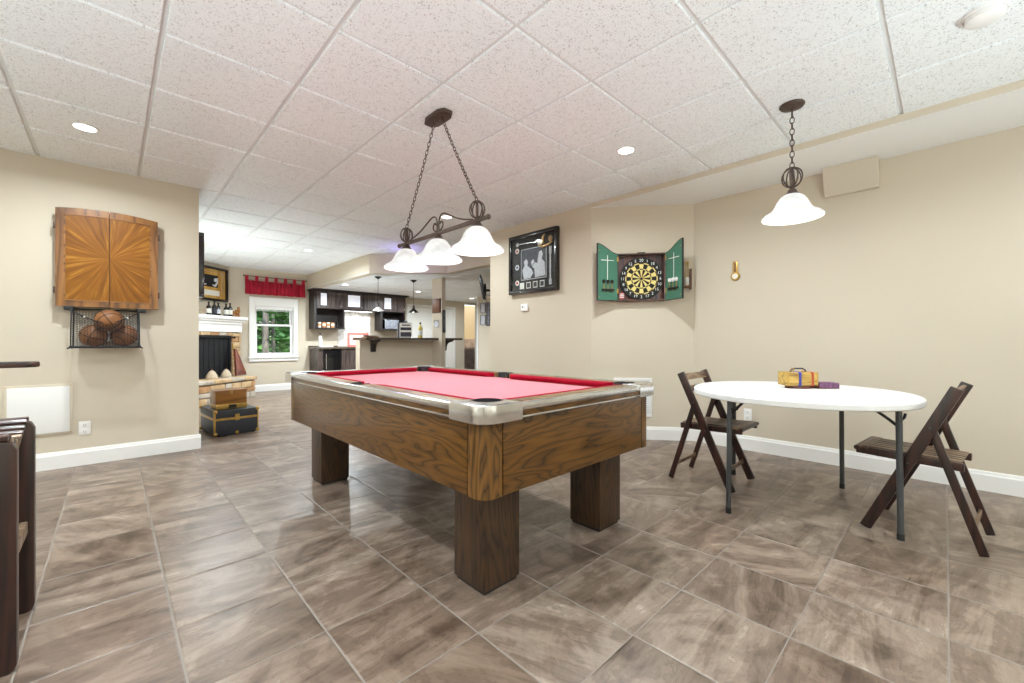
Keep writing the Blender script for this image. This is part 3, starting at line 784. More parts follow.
# wicker style case and flat box on it
K = thing('small_case', 'small yellow case with blue and rust bands on the round white table', 'box', (3.385, .70, .735), R(-43.9))
m = MB(); m.box(-.108, .108, -.055, .055, .018, .112, .022, 4); part(m, 'body', M_yellow, K)
for x, mt in ((-.022, M_royal), (.062, M_rust)):
    m = MB(); m.box(x-.012, x+.012, -.0575, .0575, .0165, .1145, .022, 4); part(m, 'band', mt, K)
for x in (-.098, .096):
    m = MB(); m.box(x-.004, x+.004, -.056, .056, .02, .111, .02, 3); part(m, 'end_band', M_brass, K)
m = MB(); m.tube([(-.05, 0, .109), (-.05, 0, .122), (-.03, 0, .134), (.03, 0, .134), (.05, 0, .122), (.05, 0, .109)], .005, 8); part(m, 'handle', M_black, K)
m = MB(); m.tube([(-.045, -.02, .117), (-.05, -.03, .135), (-.06, -.025, .14), (-.065, -.02, .119)], .003, 6); part(m, 'clasp', M_brass, K)
m = MB(); m.lathe([(0, 0), (.082, 0), (.086, .008), (.08, .019), (0, .019)], 28, Matrix.Diagonal((1, .62, 1, 1))); part(m, 'base', M_brownb, K)
K2 = thing('flat_box', 'flat purple patterned box lying beside the yellow case', 'box', (3.51, .575, .735), R(-43.9))
m = MB(); m.box(-.07, .07, -.045, .045, 0, .03, .003); part(m, 'tray', M_brownb, K2)
m = MB(); m.box(-.066, .066, -.047, .047, .006, .040, .003); part(m, 'lid', M_purple, K2)

# ------------------------------------------------------------------ wooden folding chairs  (local +y is the front)
def folding_chair(loc, rotz, label):
    t = thing('folding_chair', label, 'chair', loc, rotz, 'wooden folding chairs at the round table')
    W = .21
    def at_up(z): return .36*(1-z/.815)          # y of the upright at height z
    for s in (-1, 1):
        m = MB(); m.beam((s*W, at_up(.818), .818), (s*W, at_up(0.003), .003), .024, .052, up=(0, 1, .4), bev=.005)
        part(m, 'back_upright', M_chair, t)
        m = MB(); m.beam((s*(W-.026), .098, .61), (s*(W-.026), -.09, .003), .020, .036, up=(0, 1, -.3), bev=.004)
        part(m, 'rear_leg', M_chair, t)
        m = MB(); m.beam((s*(W-.050), -.022, .4145), (s*(W-.050), .41, .427), .022, .042, bev=.006); part(m, 'seat_rail', M_chair, t)
        m = MB()
        for z, yy in ((.605, .096), (.405, at_up(.405))):
            m.tube([(s*(W+.013), yy, z), (s*(W-.04), yy, z)], .006, 10)
        part(m, 'pivot_bolt', M_steel, t)
    for k in range(6):
        x = -W+.058+k*.0535
        m = MB(); m.beam((x+.013, -.012, .438), (x+.013, .385, .4485), .042, .011, bev=.003); part(m, 'seat_slat', M_slat_y, t)
    m = MB(); m.beam((-W+.03, .378, .446), (W-.03, .378, .446), .05, .013, bev=.003); part(m, 'front_crosspiece', M_chair_y, t)
    m = MB(); m.tube([(-W+.03, .405, .438), (W-.03, .405, .438)], .014, 12); part(m, 'front_seat_bar', M_chair, t)
    m = MB(); m.beam((-W+.01, at_up(.79)+.004, .785), (W-.01, at_up(.79)+.004, .785), .016, .05, bev=.003, up=(0, -.4, 1)); part(m, 'back_slat', M_chair_y, t)
    m = MB(); m.beam((-W+.01, at_up(.70)+.004, .70), (W-.01, at_up(.70)+.004, .70), .016, .045, bev=.003, up=(0, -.4, 1)); part(m, 'back_slat', M_chair_y, t)
    yl = -.09+.188*(.12/.607)
    m = MB(); m.beam((-W+.03, yl, .12), (W-.03, yl, .12), .014, .028, bev=.003); part(m, 'stretcher', M_chair_y, t)
    m = MB(); m.beam((-W+.01, at_up(.13), .13), (W-.01, at_up(.13), .13), .014, .026, bev=.003); part(m, 'stretcher', M_chair_y, t)
    return t
folding_chair((3.31, 1.385, 0), R(180), 'dark wooden folding chair at the left of the white round table, facing right')
folding_chair((3.265, -.062, 0), R(-6), 'dark wooden folding chair at the right of the white round table, facing left')

# ------------------------------------------------------------------ slatted bar stool in the left foreground
ST = thing('bar_stool', 'dark glossy slatted wooden bar stool cut off at the left edge', 'stool', (-.477, 2.265, 0))
for sx in (-1, 1):
    for y, zt in ((-.195, .737), (.225, .745)):
        m = MB(); b = bmesh.new()
        x0 = sx*.232; pts = [(-.05, .0)]
        w_ = .05
        prof = [(-w_+.02, .0), (w_-.02, .0), (w_-.006, .008), (w_, .024), (w_, zt-.03), (w_-.01, zt-.008), (w_-.028, zt), (-w_+.02, zt), (-w_, zt-.02), (-w_, .024), (-w_+.006, .008)]
        M = Matrix(((1, 0, 0, x0-sx*.022), (0, 0, -1, y+.021), (0, 1, 0, 0), (0, 0, 0, 1)))
        m.prism(prof, 0, .042, M, .006); bmesh.ops.recalc_face_normals(m.bm, faces=m.bm.faces)
        part(m, 'leg', M_stool, ST)
    m = MB(); m.beam((sx*.232, -.19, .33), (sx*.232, .22, .33), .022, .05, bev=.006); part(m, 'side_stretcher', M_slatlight, ST)
    # curved seat bearer: the seat dips between the legs
    b = bmesh.new(); m = MB(); N = 14
    up_, dn = [], []
    for i in range(N+1):
        q = i/N; y = -.18+q*.39; d = .045*math.sin(PI*q)
        up_.append((y, .728-d)); dn.append((y, .728-d-.05-.0*q))
    pts = up_ + list(reversed(dn))
    M = Matrix(((0, 0, 1, sx*.215-.012), (1, 0, 0, 0), (0, 1, 0, 0), (0, 0, 0, 1)))
    m.prism(pts, 0, .024, M); bmesh.ops.recalc_face_normals(m.bm, faces=m.bm.faces); part(m, 'seat_bearer', M_slatlight, ST)
m = MB(); m.beam((-.19, -.195, .30), (.19, -.195, .30), .03, .045, bev=.005); part(m, 'foot_rail', M_stool_x, ST)
m = MB(); m.beam((-.19, .225, .30), (.19, .225, .30), .03, .045, bev=.005); part(m, 'foot_rail', M_stool_x, ST)
for k in range(11):
    q = k/10; y = -.205+q*.44; d = .045*math.sin(PI*min(1, max(0, (y+.18)/.39)))
    sl = -.045*PI/.39*math.cos(PI*min(1, max(0, (y+.18)/.39))) if 0 < k < 10 else 0
    M = Matrix.Translation((0, y, .748-d)) @ Matrix.Rotation(math.atan(sl), 4, 'X')
    m = MB(); m.box(-.262, .242, -.016, .016, -.009, .009, .005, 2, M); part(m, 'seat_slat', M_stool_x if k not in (2, 4, 6) else M_slatlight, ST)
for sx in (-1,):
    pass
for x in (-.16, .03):
    m = MB(); m.beam((x, .235, .70), (x, .255, .955), .035, .022, bev=.004, up=(0, 1, 0)); part(m, 'back_post', M_stool, ST)
m = MB(); m.prism([(-.27, -.035), (.235, -.035), (.262, -.022), (.27, 0), (.262, .022), (.235, .035), (-.27, .035)], .0, .024, Matrix.Translation((0, .25, .951)) , .007); part(m, 'back_rail', M_stool_x, ST)

# ------------------------------------------------------------------ left wall
BC = thing('dartboard_cabinet', 'closed honey coloured cabinet with sunburst veneer doors on the left wall', 'cabinet', (-.012, 5.10, 1.345))
CW, CH = .318, .80
def arch(x): return CH+.028*(1-(x/CW)**2)
def arched(x0, x1, z0, zfun, y0, y1, n=12):
    pts = [(x0, z0), (x1, z0)] + [(x1+(x0-x1)*i/n, zfun(x1+(x0-x1)*i/n)) for i in range(n+1)]
    m = MB(); M = Matrix(((1, 0, 0, 0), (0, 0, -1, y1), (0, 1, 0, 0), (0, 0, 0, 1)))
    m.prism(pts, 0, y1-y0, M); bmesh.ops.recalc_face_normals(m.bm, faces=m.bm.faces); return m
m = arched(-CW+.008, CW-.008, .008, lambda x: arch(x)-.008, -.075, -.001); part(m, 'case', M_oakd, BC, smooth=False)
for s in (-1, 1):
    a, b_ = sorted((s*.0025, s*CW))
    m = arched(a, b_, 0, arch, -.096, -.075); d = part(m, 'door', M_oak, BC, smooth=False)
    a, b_ = sorted((s*.003, s*(CW-.052)))
    m = arched(a, b_, .055, lambda x: arch(x)-.06, -.0985, -.0955); part(m, 'sunburst_panel', M_sun, d, smooth=False)
    m = MB(); xo = s*(CW-.052)
    m.beam((xo, -.098, .05), (xo, -.098, arch(xo)-.055), .010, .008, up=(0, 1, 0)); m.beam((s*.003, -.098, .052), (xo, -.098, .052), .008, .010)
    zz = [(s*.003+(xo-s*.003)*i/6) for i in range(7)]
    for u_, v_ in zip(zz[:-1], zz[1:]): m.beam((u_, -.098, arch(u_)-.058), (v_, -.098, arch(v_)-.058), .008, .010)
    part(m, 'panel_moulding', M_oakx, d, smooth=False)
    for z in (.13, .66):
        m = MB(); m.box(min(s*CW, s*(CW+.012)), max(s*CW, s*(CW+.012)), -.094, -.055, z-.022, z+.022, .003); m.tube([(s*(CW+.006), -.076, z-.028), (s*(CW+.006), -.076, z+.028)], .006, 8); part(m, 'hinge', M_bronze, BC)

NB = thing('ball_net', 'black mesh net hanging under the sunburst cabinet, holding basketballs', 'net', (-.03, 5.10, 1.345))
m = MB()
for x in (-.225, .225): m.box(x-.028, x+.028, -.10, -.01, -.032, -.001, .004)
m.tube([(-.225, -.05, -.02), (.225, -.05, -.02)], .006, 8); part(m, 'hanger_bar', M_black, NB)
# net bag surface
def bag(u, v):   # u across 0..1, v from front top over the bottom to the back top 0..1
    x = (-.2+.4*u)*(1+.02*math.sin(PI*v))
    if v < .42:
        q = v/.42; y = -.285-.02*math.sin(PI*q); z = (-.045-.09*math.sin(PI*u)) + (-.335+.045+.09*math.sin(PI*u))*q
    elif v < .6:
        q = (v-.42)/.18; y = -.285+.265*q; z = -.335-.012*math.sin(PI*q)
    else:
        q = (v-.6)/.4; y = -.02; z = -.335+.305*q
    return (x, y, z)
b = bmesh.new(); NU, NV = 22, 44
g = [[b.verts.new(bag(i/NU, j/NV)) for i in range(NU+1)] for j in range(NV+1)]
for j in range(NV):
    for i in range(NU): b.faces.new((g[j][i], g[j][i+1], g[j+1][i+1], g[j+1][i]))
for side in (0, NU):
    pass
m = MB(); m.merge(b); o = part(m, 'netting', M_net, NB, smooth=False)
wf = o.modifiers.new('cords', 'WIREFRAME'); wf.thickness = .0024; wf.use_replace = True
m = MB()
for u in (0, 1): m.tube([bag(u, j/44) for j in range(45)], .0045, 6); m.ball(bag(u, .42), .012, 8); m.tube([bag(u, .42), (bag(u, .42)[0]+(.02 if u else -.02), -.29, -.35)], .006, 6)
m.tube([bag(i/20, 0) for i in range(21)], .004, 6); m.tube([bag(i/20, .42) for i in range(21)], .005, 6)
for u in (0, 1): m.tube([bag(u, 0), ((-.225 if u == 0 else .225), -.09, -.028)], .0045, 6)
part(m, 'border_cord', M_net, NB)
m = MB(); 
for u in (.18, .5, .82): m.ball(bag(u, 0), .008, 8)
part(m, 'cord_clip', M_chalk, NB)
def basketball(loc, rot, label):
    t = thing('basketball', label, 'ball', loc, 0, 'basketballs in the net'); r = .092
    t.rotation_euler = rot
    m = MB(); m.ball((0, 0, 0), r, 32); part(m, 'cover', M_ball, t)
    m = MB()
    def ring(fn): m.tube([fn(2*PI*k/40) for k in range(40)], .0028, 5, closed=True)
    ring(lambda a: (r*math.cos(a), r*math.sin(a), 0)); ring(lambda a: (r*math.cos(a), 0, r*math.sin(a)))
    for s in (-1, 1):
        def f(a, s=s):
            v_ = Vector((.62*math.cos(a), s*(.62+.14*math.cos(2*a)), .78*math.sin(a))); return v_.normalized()*r
        ring(f)
    part(m, 'seam', M_sblack, t)
basketball((-.108, 4.985, 1.105), (.4, .2, .5), 'basketball at the lower left of the net under the cabinet')
basketball((.080, 4.985, 1.105), (1.2, .4, -.4), 'basketball at the lower right of the net under the cabinet')
basketball((-.014, 4.893, 1.229), (.2, 1.0, .2), 'basketball on top of the other two in the net')

def wall_panel(loc, rz, w, h, label, name='access_panel', cat='wall panel'):
    t = thing(name, label, cat, loc, rz)
    m = MB(); m.box(-w/2, w/2, -.012, -.0005, 0, h, .004); part(m, 'frame', M_wall, t)
    m = MB(); m.box(-w/2+.018, w/2-.018, -.018, -.010, .018, h-.018, .003); part(m, 'cover', M_white, t)
    for x in (-w/2+.011, w/2-.011):
        for z in (.011, h-.011):
            m = MB(); m.lathe([(0, -.0), (.004, 0), (.004, .003), (0, .003)], 10, Matrix.Translation((x, -.011, z)) @ Matrix.Rotation(PI/2, 4, 'X')); part(m, 'screw', M_brass, t)
    return t
wall_panel((-.422, 5.1, .285), 0, .375, .415, 'square white access panel low on the left wall')
def outlet(loc, rz, label):
    t = thing('wall_outlet', label, 'outlet', loc, rz)
    m = MB(); m.box(-.036, .036, -.006, -.0003, -.058, .058, .003); part(m, 'cover_plate', M_plastic, t)
    for z in (-.026, .026):
        m = MB(); m.box(-.018, .018, -.009, -.005, z-.017, z+.017, .004); s = part(m, 'socket', M_plastic, t)
        m = MB(); m.box(-.008, -.006, -.0095, -.0088, z-.004, z+.007); m.box(.006, .008, -.0095, -.0088, z-.004, z+.007); m.ball((0, -.0088, z-.009), .003, 8); part(m, 'slot', M_slot, s)
outlet((-.165, 5.1, .315), 0, 'white outlet on the left wall right of the access panel')
outlet((4.45, 1.33, .345), R(-90), 'white outlet on the right wall behind the left folding chair')

# black frame on the end of the left wall, seen edge on
EF = thing('picture_frame', 'black picture frame seen edge on at the end of the left wall', 'picture', (.62, 5.45, 1.50), R(90))
m = MB()
for x0, x1, z0, z1 in ((-.27, .27, 0, .04), (-.27, .27, .61, .65), (-.27, -.23, .04, .61), (.23, .27, .04, .61)): m.box(x0, x1, -.055, -.0005, z0, z1, .004)
part(m, 'frame', M_frame, EF); m = MB(); m.box(-.231, .231, -.02, -.001, .039, .611); part(m, 'print', M_grey, EF)

# ------------------------------------------------------------------ right and diagonal walls
T = thing('wall_thermometer', 'small brass keyhole shaped thermometer on the bare right wall', 'thermometer', (4.45, 1.44, 1.655), R(-90))
m = MB(); m.box(-.024, .024, -.012, -.0004, .05, .19, .004); part(m, 'backplate', M_brass, T)
m = MB(); m.lathe([(0, .0), (.042, 0), (.044, .008), (.038, .016), (0, .018)], 28, Matrix.Translation((0, -.0005, .042)) @ Matrix.Rotation(PI/2, 4, 'X')); dl = part(m, 'dial', M_brass, T)
m = MB(); m.lathe([(0, .0), (.026, 0), (.026, .003), (0, .003)], 24, Matrix.Translation((0, -.018, .042)) @ Matrix.Rotation(PI/2, 4, 'X')); part(m, 'dial_face', M_label, dl)
m = MB(); m.box(-.008, .008, -.015, -.011, .085, .18, .002); part(m, 'scale', M_copper, T)

VB = thing('vent_cover', 'cream wedge shaped duct cover high on the right wall under the soffit', 'vent cover', (4.45, .545, 2.29), R(-90))
m = MB(); b = bmesh.new()
P = [(-.178, -.03, 0), (.178, -.03, 0), (.178, -.0004, 0), (-.178, -.0004, 0), (-.178, -.13, .221), (.178, -.13, .221), (.178, -.0004, .221), (-.178, -.0004, .221)]
vs = [b.verts.new(p) for p in P]
for f in ((0, 1, 2, 3), (4, 5, 6, 7), (0, 1, 5, 4), (1, 2, 6, 5), (2, 3, 7, 6), (3, 0, 4, 7)): b.faces.new([vs[i] for i in f])
bmesh.ops.recalc_face_normals(b, faces=b.faces); bmesh.ops.bevel(b, geom=list(b.edges), offset=.003, segments=1, affect='EDGES'); m.merge(b)
part(m, 'cover', M_wall, VB, smooth=False)
m = MB()
for x in (-.165, .165): m.ball((x, -.036, .012), .004, 8)
part(m, 'screw', M_label, VB)

DA = math.atan2(-.786, .618)
def diag(a, out=0.0):  # point on the diagonal wall, a metres from its left corner
    return (3.79+.6178*a-.7863*out, 2.69-.7863*a-.6178*out)
x_, y_ = diag(.44)
VG = thing('return_air_grille', 'white return air grille low on the wall behind the pool table corner', 'vent', (x_, y_, .24), DA)
m = MB()
for a in ((-.2, .2, 0, .03), (-.2, .2, .39, .42), (-.2, -.17, .03, .39), (.17, .2, .03, .39)): m.box(a[0], a[1], -.014, -.0004, a[2], a[3], .003)
part(m, 'frame', M_white, VG)
for k in range(15):
    z = .042+k*.0238
    m = MB(); m.box(-.171, .171, -.007, .007, -.001, .001, 0, 1, Matrix.Translation((0, -.009, z)) @ Matrix.Rotation(R(40), 4, 'X')); part(m, 'louver', M_white, VG)
m = MB(); m.box(-.171, .171, -.002, -.0005, .029, .391); part(m, 'backing', M_lgrey, VG)

# open dartboard cabinet
x_, y_ = diag(.518)
DC = thing('dart_cabinet', 'open dartboard cabinet with green felt doors on the diagonal wall', 'cabinet', (x_, y_, 1.484), DA)
DW, DH, DD = .243, .505, .085
m = MB(); m.box(-DW, DW, -.012, -.0005, 0, DH); 
part(m, 'back_panel', M_mahog, DC, smooth=False)
m = MB(); m.box(-DW, -DW+.014, -DD, -.012, 0, DH, .002); m.box(DW-.014, DW, -DD, -.012, 0, DH, .002); m.box(-DW+.014, DW-.014, -DD, -.012, 0, .014, .002); m.box(-DW+.014, DW-.014, -DD, -.012, DH-.014, DH, .002)
part(m, 'case', M_mahog, DC, smooth=False)
m = MB(); m.box(-.04, .04, -DD-.001, -DD+.02, DH, DH+.008); part(m, 'catch', M_sblack, DC)
def dart_door(s, ang, flight):
    # local door frame: hinge line at x=s*DW, door runs outward along direction
    hx, hy = s*DW, -DD
    dx, dy = s*math.cos(ang), -math.sin(ang)
    Mx = Matrix(((dx, -dy*s if False else 0, 0, hx), (dy, 0, 0, hy), (0, 0, 1, 0), (0, 0, 0, 1)))
    # thickness direction points to the front (felt) side
    nx, ny = (-dy*s*-1, 0), 0
    nrm = Vector((dy, -dx, 0)) if s > 0 else Vector((-dy, dx, 0))
    if nrm.y > 0 and abs(nrm.y) > abs(nrm.x): nrm = -nrm
    M = Matrix(((dx, nrm.x, 0, hx), (dy, nrm.y, 0, hy), (0, 0, 1, 0), (0, 0, 0, 1)))
    def zt(q):   # ogee: low at the hinge, tall at the free edge
        u = q/DW; return DH+.10*(u*u*(3-2*u))
    n = 14
    pts = [(0.002, 0), (DW, 0)] + [(DW-(DW-.002)*i/n, zt(DW-DW*i/n)) for i in range(n+1)]
    m = MB(); P = M @ Matrix(((1, 0, 0, 0), (0, 0, 1, -.016), (0, 1, 0, 0), (0, 0, 0, 1)))
    m.prism(pts, 0, .016, P); bmesh.ops.recalc_face_normals(m.bm, faces=m.bm.faces); d = part(m, 'door', M_cabd, DC, smooth=False)
    pts = [(0.008, .008), (DW-.008, .008)] + [(DW-.008-(DW-.016)*i/n, zt(DW-.008-(DW-.016)*i/n)-.010) for i in range(n+1)]
    m = MB(); P = M @ Matrix(((1, 0, 0, 0), (0, 0, 1, .0), (0, 1, 0, 0), (0, 0, 0, 1)))
    m.prism(pts, 0, .0025, P); bmesh.ops.recalc_face_normals(m.bm, faces=m.bm.faces); part(m, 'felt_panel', M_green, d, smooth=False)
    m = MB(); m.box(.122, .128, .0025, .004, .20, .48, 0, 1, M); m.box(.05, .20, .0025, .004, .425, .431, 0, 1, M); part(m, 'score_cross', M_chalk, d, smooth=False)
    m = MB(); m.box(.055, .195, .0025, .022, .105, .125, .003, 2, M); part(m, 'dart_holder', M_sblack, d)
    for z in (.04, DH+.02): 
        m = MB(); m.box(DW-.03, DW-.012, .0025, .006, z, z+.008, .001, 1, M); part(m, 'corner_pin', M_brass, d)
    for z in (.08, .42):
        m = MB(); m.box(-.006, .014, -.004, .005, z, z+.05, .002, 1, M); part(m, 'hinge', M_brass, DC)
    W = FR[DC.name]
    for k in range(3):
        p = W @ (M @ Vector((.078+k*.047, .013, .11)))
        t = thing('dart', ('dart with dark flight in the holder on the left green door' if s < 0 else 'dart with white flight in the holder on the right green door'), 'dart', p, 0, 'darts on the left door' if s < 0 else 'darts on the right door')
        m = MB(); m.lathe([(0, -.035), (.0012, -.03), (.0014, 0), (.004, .005), (.0045, .045), (.003, .05), (.002, .085), (0, .086)], 10); part(m, 'barrel', M_brass, t)
        m = MB()
        for a in (0, PI/2):
            c_, s_ = math.cos(a+.5), math.sin(a+.5)
            for sg in (-1, 1):
                m.prism([(0, .065), (.016, .08), (.018, .105), (.004, .112), (0, .112)], -.0005, .0005, Matrix(((c_*sg, 0, -s_, 0), (s_*sg, 0, c_, 0), (0, 1, 0, 0), (0, 0, 0, 1))))
        bmesh.ops.recalc_face_normals(m.bm, faces=m.bm.faces)
        part(m, 'flight', flight, t, smooth=False)
dart_door(-1, R(24), M_sblack)
dart_door(1, R(61), M_chalk)
# the board
x_, y_ = diag(.522, .014)
DB = thing('dartboard', 'round black and cream dartboard inside the open cabinet', 'dartboard', (x_, y_, 1.722), DA)
RM = Matrix(((1, 0, 0, 0), (0, 0, -1, 0), (0, 1, 0, 0), (0, 0, 0, 1)))   # xy disc -> faces -y
m = MB(); m.lathe([(0, 0), (.222, 0), (.226, .006), (.226, .034), (.220, .038), (0, .038)], 60, RM); part(m, 'base_ring', M_sblack, DB)
def wedge(m, r0, r1, a0, a1, z):
    n = 4; pts = [(r0*math.cos(a0+(a1-a0)*i/n), r0*math.sin(a0+(a1-a0)*i/n)) for i in range(n+1)] + [(r1*math.cos(a1-(a1-a0)*i/n), r1*math.sin(a1-(a1-a0)*i/n)) for i in range(n+1)]
    n0 = len(m.bm.faces)
    f = m.bm.faces.new([m.bm.verts.new(RM @ Vector((x, y, z))) for x, y in pts]); f.material_index = m.mi
m = MB()
for k in range(20):
    a0 = PI/2-PI/20-k*PI/10; a1 = a0+PI/10
    for r0, r1, flip, z in ((.014, .095, 0, .0385), (.095, .106, 1, .039), (.106, .156, 0, .0385), (.156, .168, 1, .039)):
        m.mi = (k+1+flip) % 2 if flip == 0 else (k % 2)
        wedge(m, r0, r1, a0, a1, z)
bmesh.ops.recalc_face_normals(m.bm, faces=m.bm.faces)
part(m, 'segments', [M_sblack, M_cream], DB, smooth=False)
m = MB(); m.lathe([(0, .0405), (.012, .0405), (.014, .0385)], 20, RM); part(m, 'bullseye', M_sblack, DB)
m = MB()
for r in (.014, .095, .106, .156, .168):
    m.tube([RM @ Vector((r*math.cos(2*PI*k/60), r*math.sin(2*PI*k/60), .040)) for k in range(60)], .0009, 4, closed=True)
for k in range(20):
    a = PI/2-PI/20-k*PI/10
    m.tube([RM @ Vector((.014*math.cos(a), .014*math.sin(a), .040)), RM @ Vector((.168*math.cos(a), .168*math.sin(a), .040))], .0008, 4)
part(m, 'wire', M_brass, DB)
def text_mesh(m, s, size, M):
    cu = bpy.data.curves.new('t', 'FONT'); cu.body = s; cu.size = size; cu.align_x = 'CENTER'; cu.align_y = 'CENTER'; cu.extrude = .0004; cu.resolution_u = 2
    o = bpy.data.objects.new('t', cu); me = o.to_mesh(); b = bmesh.new(); b.from_mesh(me); o.to_mesh_clear(); bpy.data.objects.remove(o); bpy.data.curves.remove(cu)
    m.merge(b, M)
m = MB()
for k, nmb in enumerate((20, 1, 18, 4, 13, 6, 10, 15, 2, 17, 3, 19, 7, 16, 8, 11, 14, 9, 12, 5)):
    a = PI/2-k*PI/10
    text_mesh(m, str(nmb), .043, RM @ Matrix.Translation((.195*math.cos(a), .195*math.sin(a), .0392)))
part(m, 'number_ring', M_chalk, DB, smooth=False)
x_, y_ = diag(.325, .0125)
SK = thing('sticker', 'round red and white emblem at the lower left inside the dart cabinet', 'emblem', (x_, y_, 1.548), DA)
m = MB(); m.lathe([(0, .0), (.032, 0), (.032, .003), (0, .003)], 24, RM @ Matrix.Diagonal((.85, 1.25, 1, 1))); part(m, 'disc', M_red, SK)
m = MB()
for z in (-.022, -.005, .012): m.box(-.022, .022, -.0042, -.0028, z, z+.010)
part(m, 'stripe', M_chalk, SK)
# small wooden rack right of the cabinet
x_, y_ = diag(1.0)
RK = thing('wall_rack', 'small wooden wall rack with brass pieces right of the dart cabinet', 'rack', (x_, y_, 1.60), DA)
m = MB(); m.box(.02, .036, -.05, -.0005, 0, .22, .003); part(m, 'board', M_copper, RK)
m = MB(); m.box(-.03, .02, -.045, -.0005, .02, .034, .003); part(m, 'shelf', M_copper, RK)
for x in (-.018, 0.004):
    m = MB(); m.lathe([(0, .034), (.006, .034), (.007, .10), (.004, .12), (.004, .26), (.008, .27), (.006, .30), (0, .30)], 10, Matrix.Translation((x, -.024, 0))); part(m, 'brass_rod', M_brass, RK)
m = MB(); m.box(-.026, .012, -.04, -.008, .05, .13, .004); part(m, 'card_stack', M_label, RK)

# framed memorabilia on the picture wall (faces -x)
PFm = thing('memorabilia_frame', 'large black shadow box frame with a black and white photo, left of the dartboard', 'picture', (3.79, 3.545, 1.655), R(-90))
FW, FHh = .41, .75
m = MB()
for x0, x1, z0, z1 in ((-FW, FW, 0, .045), (-FW, FW, FHh-.045, FHh), (-FW, -FW+.045, .045, FHh-.045), (FW-.045, FW, .045, FHh-.045)): m.box(x0, x1, -.052, -.0005, z0, z1, .006)
part(m, 'frame', M_frame, PFm)
m = MB(); m.box(-FW+.04, FW-.04, -.014, -.001, .04, FHh-.04); part(m, 'mat_board', M_mat, PFm, smooth=False)
m = MB(); m.box(-.215, .215, -.0165, -.0135, .175, .565); ph = part(m, 'photo_border', M_lgrey, PFm, smooth=False)
m = MB(); m.box(-.207, .207, -.018, -.016, .183, .557); pp = part(m, 'photo', M_dgrey, ph, smooth=False)
m = MB()
def blob(pts): m.prism([(x, z) for x, z in pts], .0, .001, Matrix(((1, 0, 0, 0), (0, 0, -1, -.018), (0, 1, 0, 0), (0, 0, 0, 1))))
blob([(-.16, .19), (-.19, .30), (-.15, .36), (-.16, .41), (-.12, .44), (-.09, .40), (-.10, .35), (-.03, .30), (.0, .25), (-.05, .19)])
blob([(.03, .19), (.02, .30), (-.02, .33), (.03, .38), (.07, .36), (.08, .43), (.10, .50), (.14, .51), (.16, .46), (.14, .41), (.19, .36), (.2, .2)])
blob([(-.02, .34), (-.04, .39), (.0, .42), (.02, .39)])
bmesh.ops.recalc_face_normals(m.bm, faces=m.bm.faces); part(m, 'photo_figures', M_lgrey, pp, smooth=False)
for z, mt in ((.58, M_red), (.37, M_blue), (.17, M_red)):
    m = MB(); m.lathe([(0, 0), (.034, 0), (.034, .003), (0, .003)], 24, Matrix.Translation((-.285, -.014, z-.02)) @ RM); bd = part(m, 'badge', M_label, PFm)
    m = MB(); m.lathe([(.018, 0), (.018, .002), (0, .002)], 16, Matrix.Translation((-.285, -.017, z-.02)) @ RM); part(m, 'badge_centre', mt, bd)
for k in range(4):
    x = -.20+k*.115
    m = MB(); m.box(x-.038, x+.038, -.016, -.0135, .065, .145, .001); cd = part(m, 'card', M_label, PFm)
    if k:
        m = MB(); m.box(x-.028, x+.028, -.0172, -.0158, .076, .134); part(m, 'card_print', M_dgrey, cd)
m = MB(); m.box(.268, .288, -.022, -.0135, .11, .53, .004); m.box(.258, .298, -.02, -.0135, .45, .54, .004); m.box(.258, .298, -.02, -.0135, .08, .15, .004); part(m, 'upright_strip', M_lgrey, PFm)
m = MB(); m.tube([(-.29, -.026, .635), (-.15, -.026, .635), (.16, -.026, .615)], [.011, .008, .006], 10); m.box(-.29, -.25, -.03, -.014, .61, .66, .003); part(m, 'silver_bat', M_alu, PFm)
m = MB(); m.ball((.29, -.03, .625), .036, 16, (.9, .4, 1.1)); m.tube([(.10, -.03, .575), (.16, -.034, .545), (.24, -.034, .555), (.32, -.03, .585)], [.010, .014, .014, .008], 10); m.tube([(.17, -.03, .58), (.175, -.034, .66), (.20, -.03, .69)], [.02, .016, .010], 10); part(m, 'gold_ornament', M_gold, PFm)
m = MB(); m.ball((.125, -.03, .598), .036, 12, (1.2, .5, .8)); part(m, 'white_ornament', M_chalk, PFm)
m = MB(); m.box(-FW+.04, FW-.04, -.044, -.042, .04, FHh-.04); part(m, 'glazing', M_pane, PFm, smooth=False)
TH = thing('thermostat', 'small white thermostat on the wall under the memorabilia frame', 'thermostat', (3.79, 3.70, 1.485), R(-90))
m = MB(); m.box(-.06, .06, -.024, -.0005, -.045, .045, .006); part(m, 'body', M_plastic, TH)
m = MB(); m.ball((-.025, -.024, .005), .011, 12, (1, .4, 1)); part(m, 'dial', M_slot, TH)

